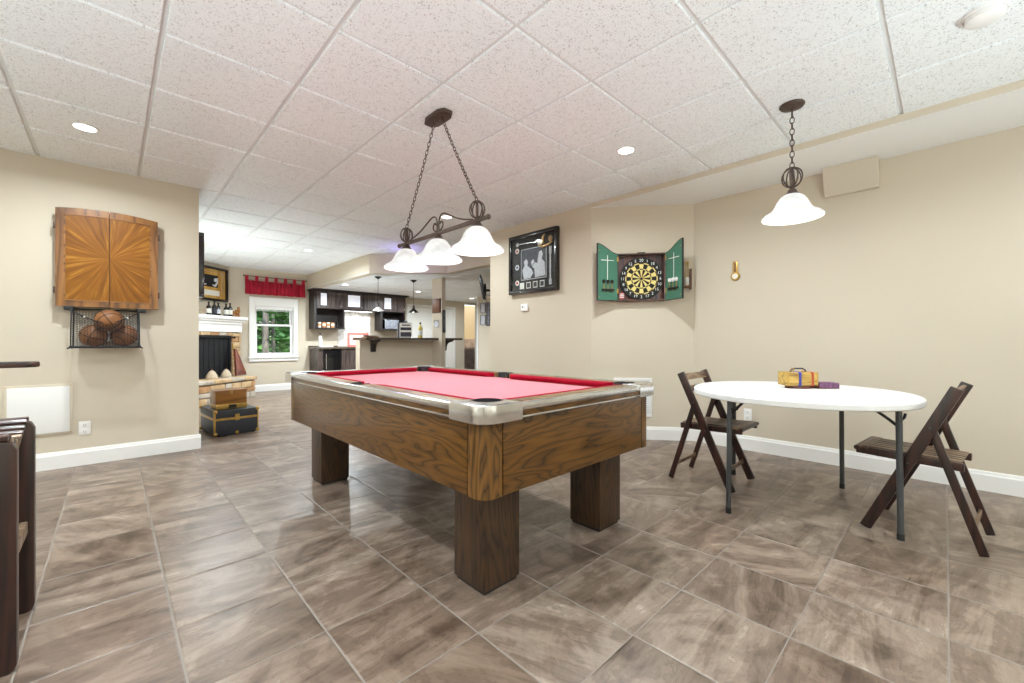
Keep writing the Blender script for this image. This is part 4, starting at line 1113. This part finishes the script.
# ------------------------------------------------------------------ fireplace corner
FA = R(40); FO = (1.72, 10.0)
def fpt(u, d, z=0): return (FO[0]-.7660*u+.6428*d, FO[1]-.6428*u-.7660*d, z)
FP = thing('fireplace', 'stone corner fireplace with white mantel and raised hearth', 'fireplace', (FO[0], FO[1], 0), FA)
rs = random.Random(5)
def stones(m, x0, x1, y, z0, z1, hh=.085, dep=.03, skip=None):
    z = z0
    while z < z1-.02:
        hrow = min(hh*rs.uniform(.7, 1.25), z1-z); x = x0
        while x < x1-.01:
            wd = min(rs.uniform(.12, .32), x1-x)
            if x1-(x+wd) < .06: wd = x1-x
            if not (skip and x+wd/2 > skip[0] and x+wd/2 < skip[1] and z+hrow/2 < skip[2]):
                m.mi = rs.choice((0, 0, 1, 2))
                m.box(x+.005, x+wd-.005, y-dep*rs.uniform(.6, 1.2), y+.03, z+.005, z+hrow-.005, .010, 2)
            x += wd
        z += hrow
    m.mi = 3
m = MB(); m.mi = 3; m.box(-1.64, -1.30, -.28, -.001, .385, 1.235); m.box(-.30, -.08, -.28, -.001, .385, 1.235); m.box(-1.30, -.30, -.28, -.001, 1.16, 1.235)
stones(m, -.30, -.075, -.28, .39, 1.235); stones(m, -1.64, -1.30, -.28, .39, 1.235); stones(m, -1.30, -.30, -.28, 1.165, 1.235, .07)
part(m, 'stone_surround', [M_st1, M_st2, M_st3, M_mortar], FP)
m = MB(); m.mi = 3; m.box(-1.66, -.33, -.78, -.001, 0.001, .36)
stones(m, -1.66, -.315, -.78, .0, .33, .10); m.mi = 0
x = -1.66
while x < -.32:
    wd = min(rs.uniform(.25, .45), -.30-x); m.mi = rs.choice((0, 1)); m.box(x+.003, x+wd-.003, -.83, -.31, .335, .39, .012); x += wd
part(m, 'hearth', [M_st1, M_st2, M_st3, M_mortar], FP)
m = MB(); m.box(-1.62, -.06, -.45, -.001, 1.47, 1.53, .008); m.box(-1.59, -.09, -.40, -.001, 1.43, 1.47, .008); m.box(-1.57, -.11, -.36, -.001, 1.38, 1.43, .006); part(m, 'mantel_shelf', M_white, FP, smooth=False)
m = MB(); m.box(-1.60, -.08, -.33, -.001, 1.235, 1.38, .004); part(m, 'frieze', M_white, FP, smooth=False)
m = MB(); m.box(-1.30, -.30, -.05, -.04, .39, 1.16); m.box(-1.30, -1.29, -.27, -.05, .39, 1.16); m.box(-.31, -.30, -.27, -.05, .39, 1.16); part(m, 'firebox', M_soot, FP, smooth=False)
m = MB(); m.box(-1.29, -.31, -.262, -.258, .395, 1.155)
for x0, x1, z0, z1 in ((-1.30, -.30, .39, .42), (-1.30, -.30, 1.12, 1.165), (-1.30, -1.26, .42, 1.12), (-.34, -.30, .42, 1.12)): m.box(x0, x1, -.285, -.258, z0, z1, .003)
for k in range(9): m.box(-1.26+k*.115, -1.255+k*.115, -.268, -.258, .42, 1.12)
m.tube([(-1.33, -.315, 1.13), (-.25, -.315, 1.13)], .009, 8); m.ball((-.25, -.315, 1.13), .02, 10); m.ball((-.34, -.315, 1.13), .016, 10)
part(m, 'fire_screen', M_mesh, FP)
# on the hearth
b0 = fpt(.33, .50, .391)
BL = thing('bellows', 'reddish brown fireplace bellows leaning against the stone on the hearth', 'bellows', b0, FA)
m = MB(); m.prism([(-.13, 0), (.12, 0), (.125, .05), (.07, .33), (.028, .52), (-.012, .52), (-.05, .33), (-.12, .06)], 0, .045, Matrix(((1, 0, 0, -.01), (0, .96, .26, 0), (0, -.26, .96, .012), (0, 0, 0, 1))) @ Matrix(((1, 0, 0, 0), (0, 0, -1, 0), (0, 1, 0, 0), (0, 0, 0, 1))), .008)
bmesh.ops.recalc_face_normals(m.bm, faces=m.bm.faces); part(m, 'board', M_bellow, BL)
m = MB(); m.tube([(.0, .135, .50), (.0, .15, .57), (.0, .155, .63)], [.02, .014, .010], 10); part(m, 'nozzle', M_brass, BL)
for u, d, lab, sc in ((.70, .52, 'pale rounded stoneware lid on the hearth nearest the bellows', 1), (1.02, .52, 'pale rounded stoneware lid on the hearth left of the other one', 1.05)):
    t = thing('stoneware_bell', lab, 'ornament', fpt(u, d, .391), FA)
    m = MB(); m.lathe([(0, 0), (.085*sc, 0), (.088*sc, .02), (.075*sc, .07), (.045*sc, .125), (.02*sc, .15), (0, .155)], 22); part(m, 'dome', M_pale, t)
    m = MB(); m.ball((0, 0, .165), .014, 10); part(m, 'knob', M_brownb, t)
# on the mantel
pf = fpt(.45, .01, 0)
GF = thing('framed_display', 'black framed gold display with dark photo above the mantel', 'picture', (pf[0], pf[1], 1.83), FA)
m = MB()
for x0, x1, z0, z1 in ((-.42, .345, 0, .045), (-.42, .345, .60, .645), (-.42, -.375, .045, .60), (.30, .345, .045, .60)): m.box(x0, x1, -.05, -.0005, z0, z1, .005)
part(m, 'frame', M_frame, GF)
m = MB(); m.box(-.38, .305, -.015, -.001, .04, .605); part(m, 'gold_mat', M_goldmat, GF, smooth=False)
m = MB(); m.box(-.34, .12, -.02, -.014, .26, .49); p_ = part(m, 'photo', M_mat, GF, smooth=False)
m = MB()
for cx, sg in ((-.20, 1), (.03, -1)):
    m.tube([(cx-.05*sg, -.023, .44), (cx-.07*sg, -.023, .36), (cx-.02*sg, -.023, .29), (cx+.04*sg, -.023, .30)], [.022, .016, .022, .012], 8); m.ball((cx-.02*sg, -.023, .40), .03, 8, (1, .2, 1.2))
part(m, 'photo_figures', M_lgrey, p_)
m = MB(); m.ball((.22, -.03, .53), .055, 14, (1, .3, 1)); m.box(.19, .25, -.03, -.014, .14, .47, .006); m.box(-.33, .12, -.025, -.014, .545, .57, .004); part(m, 'ornament', M_gold, GF)
m = MB(); m.box(-.33, .16, -.018, -.0145, .10, .20); part(m, 'plaque', M_label, GF, smooth=False)
def bottle(loc, label, h=.25, r=.035, mat=None, lab_mat=None, group=None, cap=None, name='bottle'):
    t = thing(name, label, 'bottle', loc, 0, group)
    m = MB(); m.lathe([(0, 0), (r*.95, 0), (r, .006), (r, h*.58), (r*.85, h*.66), (r*.36, h*.76), (r*.33, h*.94), (r*.4, h*.95), (r*.4, h*.965), (0, h*.965)], 18); part(m, 'body', mat or M_glassd, t)
    m = MB(); m.lathe([(r*1.012, h*.16), (r*1.02, h*.17), (r*1.02, h*.48), (r*1.012, h*.49)], 18); part(m, 'label', lab_mat or M_label, t)
    m = MB(); m.lathe([(0, h*.99), (r*.42, h*.985), (r*.43, h*.90), (r*.34, h*.89)], 14); part(m, 'cap', cap or M_sblack, t)
    return t
for k, (u, h, lab, lm) in enumerate(((.30, .27, 'dark glass bottle with pale label, rightmost on the mantel', M_label), (.40, .25, 'dark glass bottle with pale label, second from the right on the mantel', M_label), (.585, .25, 'dark glass bottle with white label, third from the right on the mantel', M_lgrey), (.675, .27, 'plain dark glass bottle, second from the left on the mantel', M_dgrey), (.80, .25, 'dark glass bottle with white label, leftmost of five on the mantel', M_label))):
    bottle(fpt(u, .26, 1.531), lab, h, .04, M_glassd, lm, 'bottles on the mantel')
for u, h, lab in ((.10, .2, 'tall amber ornament at the right end of the mantel'), (.165, .13, 'dark amber ornament second from the right end of the mantel'), (.235, .11, 'low amber ornament beside the rightmost bottle on the mantel')):
    t = thing('ornament', lab, 'ornament', fpt(u, .27, 1.531), FA, 'amber ornaments on the mantel')
    m = MB(); m.lathe([(0, 0), (.034, 0), (.036, .012), (.02, .03), (.018, h*.4), (.032, h*.6), (.03, h*.75), (.016, h*.85)], 16); part(m, 'body', M_amber, t)
    m = MB(); m.ball((0, -.004, h*.92), .024, 12, (1, 1, .9)); m.ball((-.018, 0, h), .009, 8); m.ball((.018, 0, h), .009, 8); part(m, 'head', M_amber, t)
for u, lab in ((1.0, 'pale bowl at the left of the mantel bottles'),):
    t = thing('bowl', lab, 'bowl', fpt(u, .26, 1.531), FA)
    m = MB(); m.lathe([(0, .0), (.03, 0), (.034, .012), (.075, .05), (.095, .09), (.09, .09), (.07, .055), (.03, .02), (0, .018)], 24); part(m, 'body', M_pale, t)
    m = MB(); m.lathe([(.0955, .086), (.0975, .09), (.0955, .094), (.089, .091)], 24); part(m, 'rim', M_gold, t)

# trunk and chest in front of the fireplace
TR = thing('trunk', 'black storage trunk with brass trim on the floor before the hearth', 'trunk', (1.0, 5.86, 0), R(5))
TW, TDp = .21, .30
m = MB(); m.box(-TW, TW, -TDp, TDp, .012, .185, .004); part(m, 'body', M_trunk, TR)
m = MB(); m.box(-TW-.002, TW+.002, -TDp-.002, TDp+.002, .192, .285, .005); part(m, 'lid', M_trunk, TR)
for z in (.183, .1945):
    m = MB()
    for s in (-1, 1):
        m.box(-TW-.005, TW+.005, s*TDp-.004 if s > 0 else s*TDp-.005, s*TDp+.005 if s > 0 else s*TDp+.004, z-.007, z+.007, .002)
        m.box(s*TW-.004 if s > 0 else s*TW-.005, s*TW+.005 if s > 0 else s*TW+.004, -TDp, TDp, z-.007, z+.007, .002)
    part(m, 'brass_band', M_brass, TR)
for sx in (-1, 1):
    m = MB(); m.box(sx*TW-.014, sx*TW+.006, -TDp-.006, -TDp+.014, .02, .286, .003) if sx < 0 else m.box(sx*TW-.006, sx*TW+.006, -TDp-.006, -TDp+.008, .02, .286, .003); part(m, 'brass_edge', M_brass, TR)
    for sy in (-1, 1):
        for z in (.028, .275):
            m = MB(); m.ball((sx*(TW-.004), sy*(TDp-.004), z), .022, 10); part(m, 'corner_cap', M_brass, TR)
m = MB(); m.ball((0, -TDp+.004, .028), .02, 10); part(m, 'foot_cap', M_brass, TR)
m = MB(); m.box(-.022, .022, -TDp-.012, -TDp-.002, .165, .235, .004); part(m, 'latch', M_brass, TR)
m = MB()
for sx in (-1, 1):
    for sy in (-1, 1): m.lathe([(0, 0), (.014, 0), (.016, .012), (0, .012)], 12, Matrix.Translation((sx*.17, sy*.26, 0)))
part(m, 'glide', M_sblack, TR)
BX = thing('wooden_chest', 'honey brown wooden chest on top of the black trunk', 'box', (.985, 5.80, .286), R(5))
m = MB(); m.box(-.155, .155, -.11, .11, .052, .205, .006); part(m, 'body', M_oakx, BX)
m = MB(); m.box(-.16, .16, -.115, .115, .19, .212, .006); part(m, 'lid', M_oakx, BX)
m = MB(); m.box(-.15, .155, -.125, .11, 0, .052, .004); part(m, 'base', M_brass, BX)
m = MB(); m.box(-.03, .045, -.132, -.124, .008, .046, .002); part(m, 'dark_plate', M_sblack, BX)
m = MB(); m.box(-.014, .014, -.118, -.108, .165, .20, .002); part(m, 'latch', M_brass, BX)

# ------------------------------------------------------------------ bar area
# wall cabinets
UC = thing('upper_cabinet', 'dark stained run of wall cabinets with lit glass panes above the bar', 'cabinet', (4.3, 10.0, 1.78))
def wbox(m, *a, **k): return m.box(*a, **k)
m = MB(); m.box(3.225, 5.47, 9.66, 9.999, 1.785, 2.20, .002); part(m, 'case', M_cabd, UC, world=True, smooth=False)
m = MB(); m.box(3.185, 5.53, 9.58, 9.999, 2.20, LOW-.002, .006); m.box(3.205, 5.50, 9.62, 9.999, 2.185, 2.20, .002); part(m, 'crown_moulding', M_cabd, UC, world=True, smooth=False)
for x0, x1, g0, g1 in ((3.27, 3.86, 3.36, 3.49), (3.88, 4.335, 3.97, 4.26), (4.355, 4.83, None, None), (4.85, 5.46, 4.88, 5.06)):
    m = MB(); z0, z1 = 1.80, 2.18
    if g0 is None: m.box(x0, x1, 9.638, 9.66, z0, z1, .003)
    else:
        m.box(x0, g0, 9.638, 9.66, z0, z1, .002); m.box(g1, x1, 9.638, 9.66, z0, z1, .002); m.box(g0, g1, 9.638, 9.66, z0, 1.865, .002); m.box(g0, g1, 9.638, 9.66, 2.135, z1, .002)
    d = part(m, 'door', M_cab, UC, world=True, smooth=False)
    if g0 is not None:
        m = MB(); m.box(g0-.002, g1+.002, 9.646, 9.652, 1.862, 2.138); m.bm.transform(FR[UC.name].inverted()); part(m, 'glass_pane', M_glow, d, smooth=False)
    m = MB(); m.ball((x1-.04, 9.63, 1.86), .011, 10); m.bm.transform(FR[UC.name].inverted()); part(m, 'knob', M_alu, d)
def nook(x0, x1, label):
    t = thing('open_shelf_unit', label, 'shelf', ((x0+x1)/2, 10.0, 1.335))
    for a, b_ in ((x0, x0+.05), (x1-.04, x1)):
        m = MB(); m.box(a, b_, 9.66, 9.999, 1.335, 1.783, .002); part(m, 'side_panel', M_cabd, t, world=True, smooth=False)
    m = MB(); m.box(x0+.05, x1-.04, 9.66, 9.999, 1.335, 1.365, .002); part(m, 'shelf', M_cabd, t, world=True, smooth=False)
    m = MB(); m.box(x0+.05, x1-.04, 9.98, 9.999, 1.365, 1.783); part(m, 'back_panel', M_cabd, t, world=True, smooth=False)
nook(3.225, 3.90, 'open dark shelf unit under the cabinets at the left')
nook(4.79, 5.47, 'open dark shelf unit under the cabinets holding the microwave')
m = MB()
for i in range(3):
    for j in range(3): m.box(3.87+i*.268+.001, 3.87+(i+1)*.268-.001, 9.988, 9.999, .95+j*.275+.001, .95+(j+1)*.275-.001, .001)
struct('trim_2', m, M_marble, smooth=False)
L = bpy.data.lights.new('cabinet_strip', 'AREA'); L.shape = 'RECTANGLE'; L.size = .7; L.size_y = .04; L.energy = 1.1; L.color = (1, .98, .95)
o = bpy.data.objects.new('cabinet_strip', L); C.objects.link(o); o.location = (4.27, 9.80, 1.765)
US = thing('under_cabinet_light', 'slim light strip under the middle wall cabinets', 'light', (4.27, 9.80, 1.785))
m = MB(); m.box(-.36, .36, -.03, .03, -.014, -.001, .003); part(m, 'housing', M_white, US)
m = MB(); m.box(-.35, .35, -.022, .022, -.016, -.013); part(m, 'lens', M_can, US)
MW = thing('microwave', 'black microwave in the right open shelf unit', 'microwave', (5.16, 9.72, 1.366))
m = MB(); m.box(-.25, .25, -.02, .24, 0, .24, .008); part(m, 'body', M_fridge, MW)
m = MB(); m.box(-.245, .13, -.035, -.02, .008, .232, .005); part(m, 'door', M_grey, MW); m = MB(); m.box(.14, .245, -.028, -.02, .01, .23, .003); part(m, 'control_panel', M_fridge, MW)
# mugs and glasses in the left nook
def mug(x, mat, label, mat2):
    t = thing('mug', label, 'mug', (x, 9.74, 1.366), R(75), 'mugs in the left shelf unit')
    m = MB(); m.lathe([(0, 0), (.032, 0), (.035, .008), (.037, .12), (.033, .12), (.031, .012), (0, .01)], 20); part(m, 'cup', mat, t)
    m = MB(); m.lathe([(.037, .04), (.038, .045), (.038, .085), (.037, .09)], 20); part(m, 'band', mat2, t)
    m = MB(); m.tube([(.034, 0, .095), (.052, 0, .09), (.056, 0, .06), (.050, 0, .032), (.034, 0, .026)], .005, 8); part(m, 'handle', mat, t)
mug(3.365, M_mug, 'white and orange mug, leftmost in the left shelf unit', M_mugo)
mug(3.463, M_mugo, 'orange mug, second from the left in the left shelf unit', M_mug)
mug(3.56, M_mug, 'white and orange mug, third from the left in the left shelf unit', M_mugo)
mug(3.657, M_mugo, 'orange mug, next to the glasses in the left shelf unit', M_mug)
for k, x in enumerate((3.722, 3.775, 3.826)):
    t = thing('drinking_glass', 'clear drinking glass in the left shelf unit, ' + ('nearest the mugs', 'middle of three', 'rightmost')[k], 'glass', (x, 9.75, 1.366), 0, 'glasses in the left shelf unit')
    m = MB(); m.lathe([(0, 0), (.022, 0), (.025, .13), (.0235, .13), (.02, .008), (0, .008)], 18); part(m, 'body', M_clear, t)
# back counter with base cabinets and fridge
BCn = thing('base_cabinet', 'dark base cabinets under the back bar counter', 'cabinet', (4.2, 10.0, 0))
m = MB(); m.box(3.235, 3.335, 9.42, 9.998, .09, .885, .002); m.box(3.725, 5.4, 9.42, 9.998, .09, .885, .002); part(m, 'case', M_cab, BCn, world=True, smooth=False)
m = MB(); m.box(3.25, 3.335, 9.48, 9.99, .0, .09); m.box(3.725, 5.38, 9.48, 9.99, 0, .09); part(m, 'toe_kick', M_cabd, BCn, world=True, smooth=False)
for x0, x1 in ((3.73, 4.27), (4.28, 4.83), (4.84, 5.39)):
    m = MB(); m.box(x0+.006, x1-.006, 9.40, 9.42, .10, .875, .003); d = part(m, 'door', M_cab, BCn, world=True, smooth=False)
    m = MB(); m.ball((x1-.05, 9.39, .80), .012, 10); m.bm.transform(FR[BCn.name].inverted()); part(m, 'knob', M_alu, d)
FG = thing('mini_fridge', 'black mini fridge built in under the back bar counter', 'fridge', (3.53, 9.72, 0))
m = MB(); m.box(-.19, .19, -.28, .26, .03, .87, .006); part(m, 'body', M_fridge, FG)
m = MB(); m.box(-.185, .185, -.32, -.285, .06, .85, .006); d = part(m, 'door', M_fridge, FG)
m = MB(); m.tube([(-.15, -.35, .45), (-.15, -.35, .78)], .008, 8); m.tube([(-.15, -.318, .47), (-.15, -.35, .47)], .006, 8); m.tube([(-.15, -.318, .76), (-.15, -.35, .76)], .006, 8); part(m, 'handle', M_alu, d)
m = MB()
for sx in (-1, 1):
    for y in (-.22, .2): m.lathe([(0, 0), (.02, 0), (.018, .032), (0, .032)], 10, Matrix.Translation((sx*.15, y, 0)))
part(m, 'foot', M_sblack, FG)
CT = MB(); CT.box(3.21, 5.42, 9.38, 9.985, .888, .928, .006); CT.box(3.21, 3.86, 9.965, 9.984, .927, .955, .003)
o = CT.build('countertop', M_counter, loc=(4.2, 9.7, .888), world=True); tag(o, 'dark speckled back bar countertop along the far wall', 'countertop')
t = thing('pump_bottle', 'tall white pump bottle with dark top on the back counter', 'bottle', (3.32, 9.55, .9285))
m = MB(); m.lathe([(0, 0), (.036, 0), (.038, .01), (.036, .22), (.02, .245), (.014, .25), (0, .25)], 18); part(m, 'body', M_plastic, t)
m = MB(); m.lathe([(0, .25), (.016, .25), (.016, .275), (.006, .28), (.006, .305), (0, .305)], 14); m.box(-.035, .012, -.009, .009, .298, .312, .003); part(m, 'pump', M_sblack, t)
t = thing('tray', 'low white tray at the foot of the pump bottle on the back counter', 'tray', (3.43, 9.5, .9285))
m = MB(); m.box(-.13, .13, -.06, .06, 0, .012, .004); part(m, 'base', M_plastic, t)
m = MB(); m.box(-.132, .132, -.062, -.056, .006, .026, .002); m.box(-.132, .132, .056, .062, .006, .026, .002); m.box(-.132, -.126, -.062, .062, .006, .026, .002); m.box(.126, .132, -.062, .062, .006, .026, .002); part(m, 'rim', M_plastic, t)
t = thing('framed_sign', 'pink and red framed white sign standing on the back counter', 'sign', (4.20, 9.62, .9285), 0)
m = MB()
M_pink = simple('pink_red_frame', srgb(214, 120, 108), .5)
for a in ((-.25, .25, 0, .045), (-.25, .25, .285, .33), (-.25, -.205, .045, .285), (.205, .25, .045, .285)): m.box(a[0], a[1], -.02, .01, a[2], a[3], .003)
part(m, 'frame', M_pink, t)
m = MB(); m.box(-.21, .21, -.008, .008, .04, .29); part(m, 'panel', M_label, t, smooth=False)
m = MB()
for z, w_ in ((.20, .13), (.15, .15), (.10, .10)): m.box(-w_, w_, -.0095, -.0075, z, z+.022)
part(m, 'lettering', M_pink, t, smooth=False)
# bar half wall, top, post
m = MB(); m.box(2.985, 4.5, 6.75, 6.90, 0, 1.078); struct('wall_bar', m, M_wall, smooth=False)
m = MB(); m.box(2.975, 2.985, 6.745, 6.905, 0, 1.078); struct('trim_3', m, M_wall, smooth=False)
m = MB(); m.box(4.38, 4.46, 6.42, 6.74, 0, LOW+.02); struct('wall_post', m, M_wall, smooth=False)
m = MB(); m.prism([(2.97, 6.52), (4.378, 6.52), (4.378, 6.742), (4.462, 6.742), (4.462, 6.44), (4.87, 6.44), (4.87, 7.02), (2.97, 7.02)], 1.08, 1.118, None, .006)
o = m.build('bar_counter', M_counter, loc=(3.9, 6.8, 1.08), world=True, smooth=False); tag(o, 'dark speckled bar top on the cream half wall', 'counter')
def corbel(p, ax, label):
    t = thing('corbel', label, 'bracket', p, 0)
    prof = [(0, 0), (0, -.20), (.03, -.20), (.05, -.18), (.05, -.13), (.07, -.075), (.11, -.045), (.17, -.03), (.19, -.03), (.19, 0)]
    if ax == '-y': M = Matrix(((0, 0, 1, -.04), (-1, 0, 0, 0), (0, 1, 0, 0), (0, 0, 0, 1)))
    else: M = Matrix(((1, 0, 0, 0), (0, 0, 1, -.04), (0, 1, 0, 0), (0, 0, 0, 1)))
    m = MB(); m.prism(prof, 0, .08, M, .004); bmesh.ops.recalc_face_normals(m.bm, faces=m.bm.faces); part(m, 'scroll_bracket', M_cabd, t)
    m = MB(); m.box(-.05, .05, -.205, -.0, -.012, -.0005) if ax == '-y' else m.box(0, .205, -.05, .05, -.012, -.0005); part(m, 'cap', M_cabd, t)
corbel((3.20, 6.749, 1.079), '-y', 'dark wooden corbel under the left end of the bar top')
corbel((4.461, 6.49, 1.079), '+x', 'dark wooden corbel on the right side of the post')
t = thing('plate_tray', 'dark tray with a white dish near the left end of the bar top', 'tray', (3.16, 6.72, 1.1185))
m = MB(); m.box(-.12, .10, -.09, .09, 0, .02, .004); part(m, 'tray', M_copper, t)
m = MB(); m.lathe([(0, .021), (.05, .021), (.075, .035), (.07, .036), (.045, .026), (0, .025)], 22, Matrix.Translation((.03, 0, 0))); part(m, 'dish', M_plastic, t)
m = MB(); m.box(-.10, .08, .03, .085, .02, .04, .003); part(m, 'lid', M_cabd, t)
t = thing('display_box', 'upright box with white printed front and dark side on the bar top', 'box', (3.79, 6.72, 1.1185), R(-20))
m = MB(); m.box(-.12, .12, -.06, .06, 0, .27, .003); part(m, 'carton', M_dgrey, t)
m = MB(); m.box(-.10, .118, -.0625, -.0595, .004, .266); f_ = part(m, 'front_panel', M_label, t, smooth=False)
m = MB(); m.box(-.085, .105, -.064, -.062, .02, .10); m.box(-.085, .105, -.064, -.062, .135, .185); m.box(-.06, .08, -.064, -.062, .215, .235); part(m, 'print', M_dgrey, f_, smooth=False)
m = MB(); m.ball((.02, 0, .285), .03, 12, (1, .6, 1)); part(m, 'finial', M_grey, t)
M_yell = simple('pale_yellow_liquor', srgb(226, 206, 110), .15, 0, .15)
bottle((4.11, 6.72, 1.1185), 'pale yellow bottle with white label and dark cap on the bar top', .29, .042, M_yell, M_label, None, M_sblack)
# things on the post
def pic(name, label, cat, loc, rz, w, h, d, fm, pm, bw=.015):
    t = thing(name, label, cat, loc, rz)
    m = MB()
    for x0, x1, z0, z1 in ((-w/2, w/2, 0, bw), (-w/2, w/2, h-bw, h), (-w/2, -w/2+bw, bw, h-bw), (w/2-bw, w/2, bw, h-bw)): m.box(x0, x1, -d, -.0005, z0, z1, .002)
    part(m, 'frame', fm, t); m = MB(); m.box(-w/2+bw-.002, w/2-bw+.002, -d*.5, -.001, bw-.002, h-bw+.002); part(m, 'print', pm, t, smooth=False)
    return t
t = thing('wooden_plaque', 'brown wooden plaque on the left face of the post', 'plaque', (4.38, 6.58, 1.585), R(-90))
m = MB(); m.box(-.13, .13, -.02, -.0005, 0, .265, .004); part(m, 'board', M_mahog, t)
m = MB(); m.box(-.11, .11, -.0225, -.0195, .02, .245, .003); part(m, 'raised_panel', M_copper, t)
pic('picture_frame', 'small silver framed print below the brown plaque on the post', 'picture', (4.38, 6.58, 1.315), R(-90), .16, .135, .015, M_alu, M_lgrey)
pic('picture_frame', 'narrow tall black frame with pale panels on the right face of the post', 'picture', (4.42, 6.42, 1.22), 0, .06, .41, .02, M_sblack, M_grey, .012)
# mini pendants above the bar
def mini(x, y, label, glass):
    t = thing('mini_pendant', label, 'lamp', (x, y, LOW), 0, 'mini pendants above the bar')
    m = MB(); m.lathe([(0, 0), (.06, 0), (.06, -.012), (.02, -.035), (.006, -.05), (0, -.05)], 20); part(m, 'canopy', M_sblack, t)
    m = MB(); m.tube([(0, 0, -.04), (0, 0, -.50)], .004, 6); part(m, 'cord', M_sblack, t)
    m = MB(); m.lathe([(0, -.48), (.014, -.48), (.02, -.52), (.03, -.54), (.03, -.55), (0, -.55)], 16); part(m, 'socket', M_bronze, t)
    m = MB(); m.lathe([(.02, -.545), (.05, -.575), (.095, -.615), (.097, -.62), (.092, -.618), (.046, -.58), (.018, -.55)], 24); part(m, 'lamp_shade', glass, t)
    m = MB(); m.ball((0, 0, -.60), .022, 10); part(m, 'bulb', M_bulb, t)
mini(3.49, 7.14, 'mini pendant above the left part of the bar', M_shade)
mini(4.18, 7.08, 'mini pendant with dark cone shade above the bar near the post', M_sblack)
# closet doors on the far wall
t = thing('door_1', 'white panelled double closet door in the far wall behind the bar', 'door', (6.5, 10.0, 0)); t['kind'] = 'structure'
m = MB(); m.box(5.70, 5.78, 9.97, 9.999, 0, 2.06, .004); m.box(7.2, 7.28, 9.97, 9.999, 0, 2.06, .004); m.box(5.78, 7.2, 9.97, 9.999, 2.0, 2.06, .004); part(m, 'casing', M_white, t, world=True, smooth=False)
for x0 in (5.785, 6.495):
    m = MB(); m.box(x0, x0+.70, 9.98, 9.999, .01, 1.985, .002); d = part(m, 'leaf', M_doorw, t, world=True, smooth=False)
    m = MB()
    for a, b_ in ((.15, .75), (.85, 1.35), (1.45, 1.88)): m.box(x0+.09, x0+.61, 9.974, 9.982, a, b_, .006)
    m.bm.transform(FR[t.name].inverted()); part(m, 'panel', M_doorw, d, smooth=False)
m = MB(); m.box(6.935, 7.085, 8.50, 8.565, 0, 2.10, .004); struct('trim_4', m, M_white, smooth=False)
# television on its arm behind the picture wall, pictures on the hall wall
TV = thing('television', 'thin black television on a swivel wall arm, seen edge on', 'television', (4.47, 5.285, 1.72), R(227))
m = MB(); Mt = Matrix.Rotation(R(11), 4, 'X')
m.box(-.31, .31, -.025, .018, 0, .40, .006, 2, Mt); part(m, 'case', M_tv, TV); m = MB(); m.box(-.295, .295, -.027, -.0245, .018, .385, 0, 1, Mt); part(m, 'screen', M_fridge, TV)
Wi = FR[TV.name].inverted()
m = MB(); P0 = Wi @ Vector((4.74, 4.402, 1.90)); m.tube([P0, Wi @ Vector((4.95, 4.8, 1.90)), (0, .08, .18)], .018, 8); m.box(-.09, .09, -.02, .01, .1, .28, .004); m.tube([(0, -.01, .18), (0, .10, .18)], .02, 8); m.box(-.05, .05, -.004, .012, -.06, .06, .003, 2, Wi @ Matrix.Translation((4.74, 4.396, 1.90))); part(m, 'wall_arm', M_sblack, TV)
pic('picture_frame', 'small framed picture on the far hall wall, upper of the two under the television', 'picture', (6.95, 8.30, 1.79), R(-90), .20, .26, .03, M_grey, M_lgrey)
pic('picture_frame', 'small framed picture on the far hall wall, lower of the two under the television', 'picture', (6.95, 8.30, 1.48), R(-90), .20, .26, .03, M_grey, M_lgrey)
pic('picture_frame', 'tall framed picture at the right on the far hall wall', 'picture', (6.95, 8.08, 1.45), R(-90), .14, .60, .03, M_dgrey, M_grey)

# blue light glowing behind the lamp at the bulkhead corner
L = bpy.data.lights.new('blue_glow', 'POINT'); L.energy = 2.8; L.color = (.34, .25, 1); L.shadow_soft_size = .05
o = bpy.data.objects.new('blue_glow', L); C.objects.link(o); o.location = (3.38, 6.05, 2.30)

# ------------------------------------------------------------------ sky, sun, camera
w = bpy.data.worlds.new('sky'); SC.world = w; w.use_nodes = True
nt = w.node_tree; bg = nt.nodes['Background']
sk = nt.nodes.new('ShaderNodeTexSky'); sk.sky_type = 'NISHITA'; sk.sun_disc = False; sk.sun_elevation = R(45); sk.sun_rotation = R(120)
nt.links.new(sk.outputs[0], bg.inputs[0]); bg.inputs[1].default_value = .5
S = bpy.data.lights.new('sun', 'SUN'); S.energy = 6; S.angle = R(3); S.color = (1, .96, .88)
o = bpy.data.objects.new('sun', S); C.objects.link(o); o.rotation_euler = (R(38), R(-12), 0); o.location = (3, -6, 12)

cam = bpy.data.cameras.new('camera'); co = bpy.data.objects.new('camera', cam); C.objects.link(co)
co.location = (0, 0, 1.053); co.rotation_euler = (R(90), 0, -(PI/2-.8053)*1.0)
co.rotation_euler = (R(90), 0, -math.atan2(math.cos(.8053), math.sin(.8053)))
cam.sensor_width = 36; cam.lens = 36*416.73/1024; cam.clip_start = .02
SC.camera = co
SC.view_settings.view_transform = 'Standard'; SC.view_settings.look = 'None'; SC.view_settings.gamma = 1
SC.view_settings.use_curve_mapping = False; SC.view_settings.exposure = 0.24
cy = SC.cycles
cy.use_denoising = True
cy.max_bounces = 10; cy.diffuse_bounces = 6; cy.glossy_bounces = 4; cy.transparent_max_bounces = 16
cy.sample_clamp_indirect = 6; cy.caustics_reflective = False; cy.caustics_refractive = False
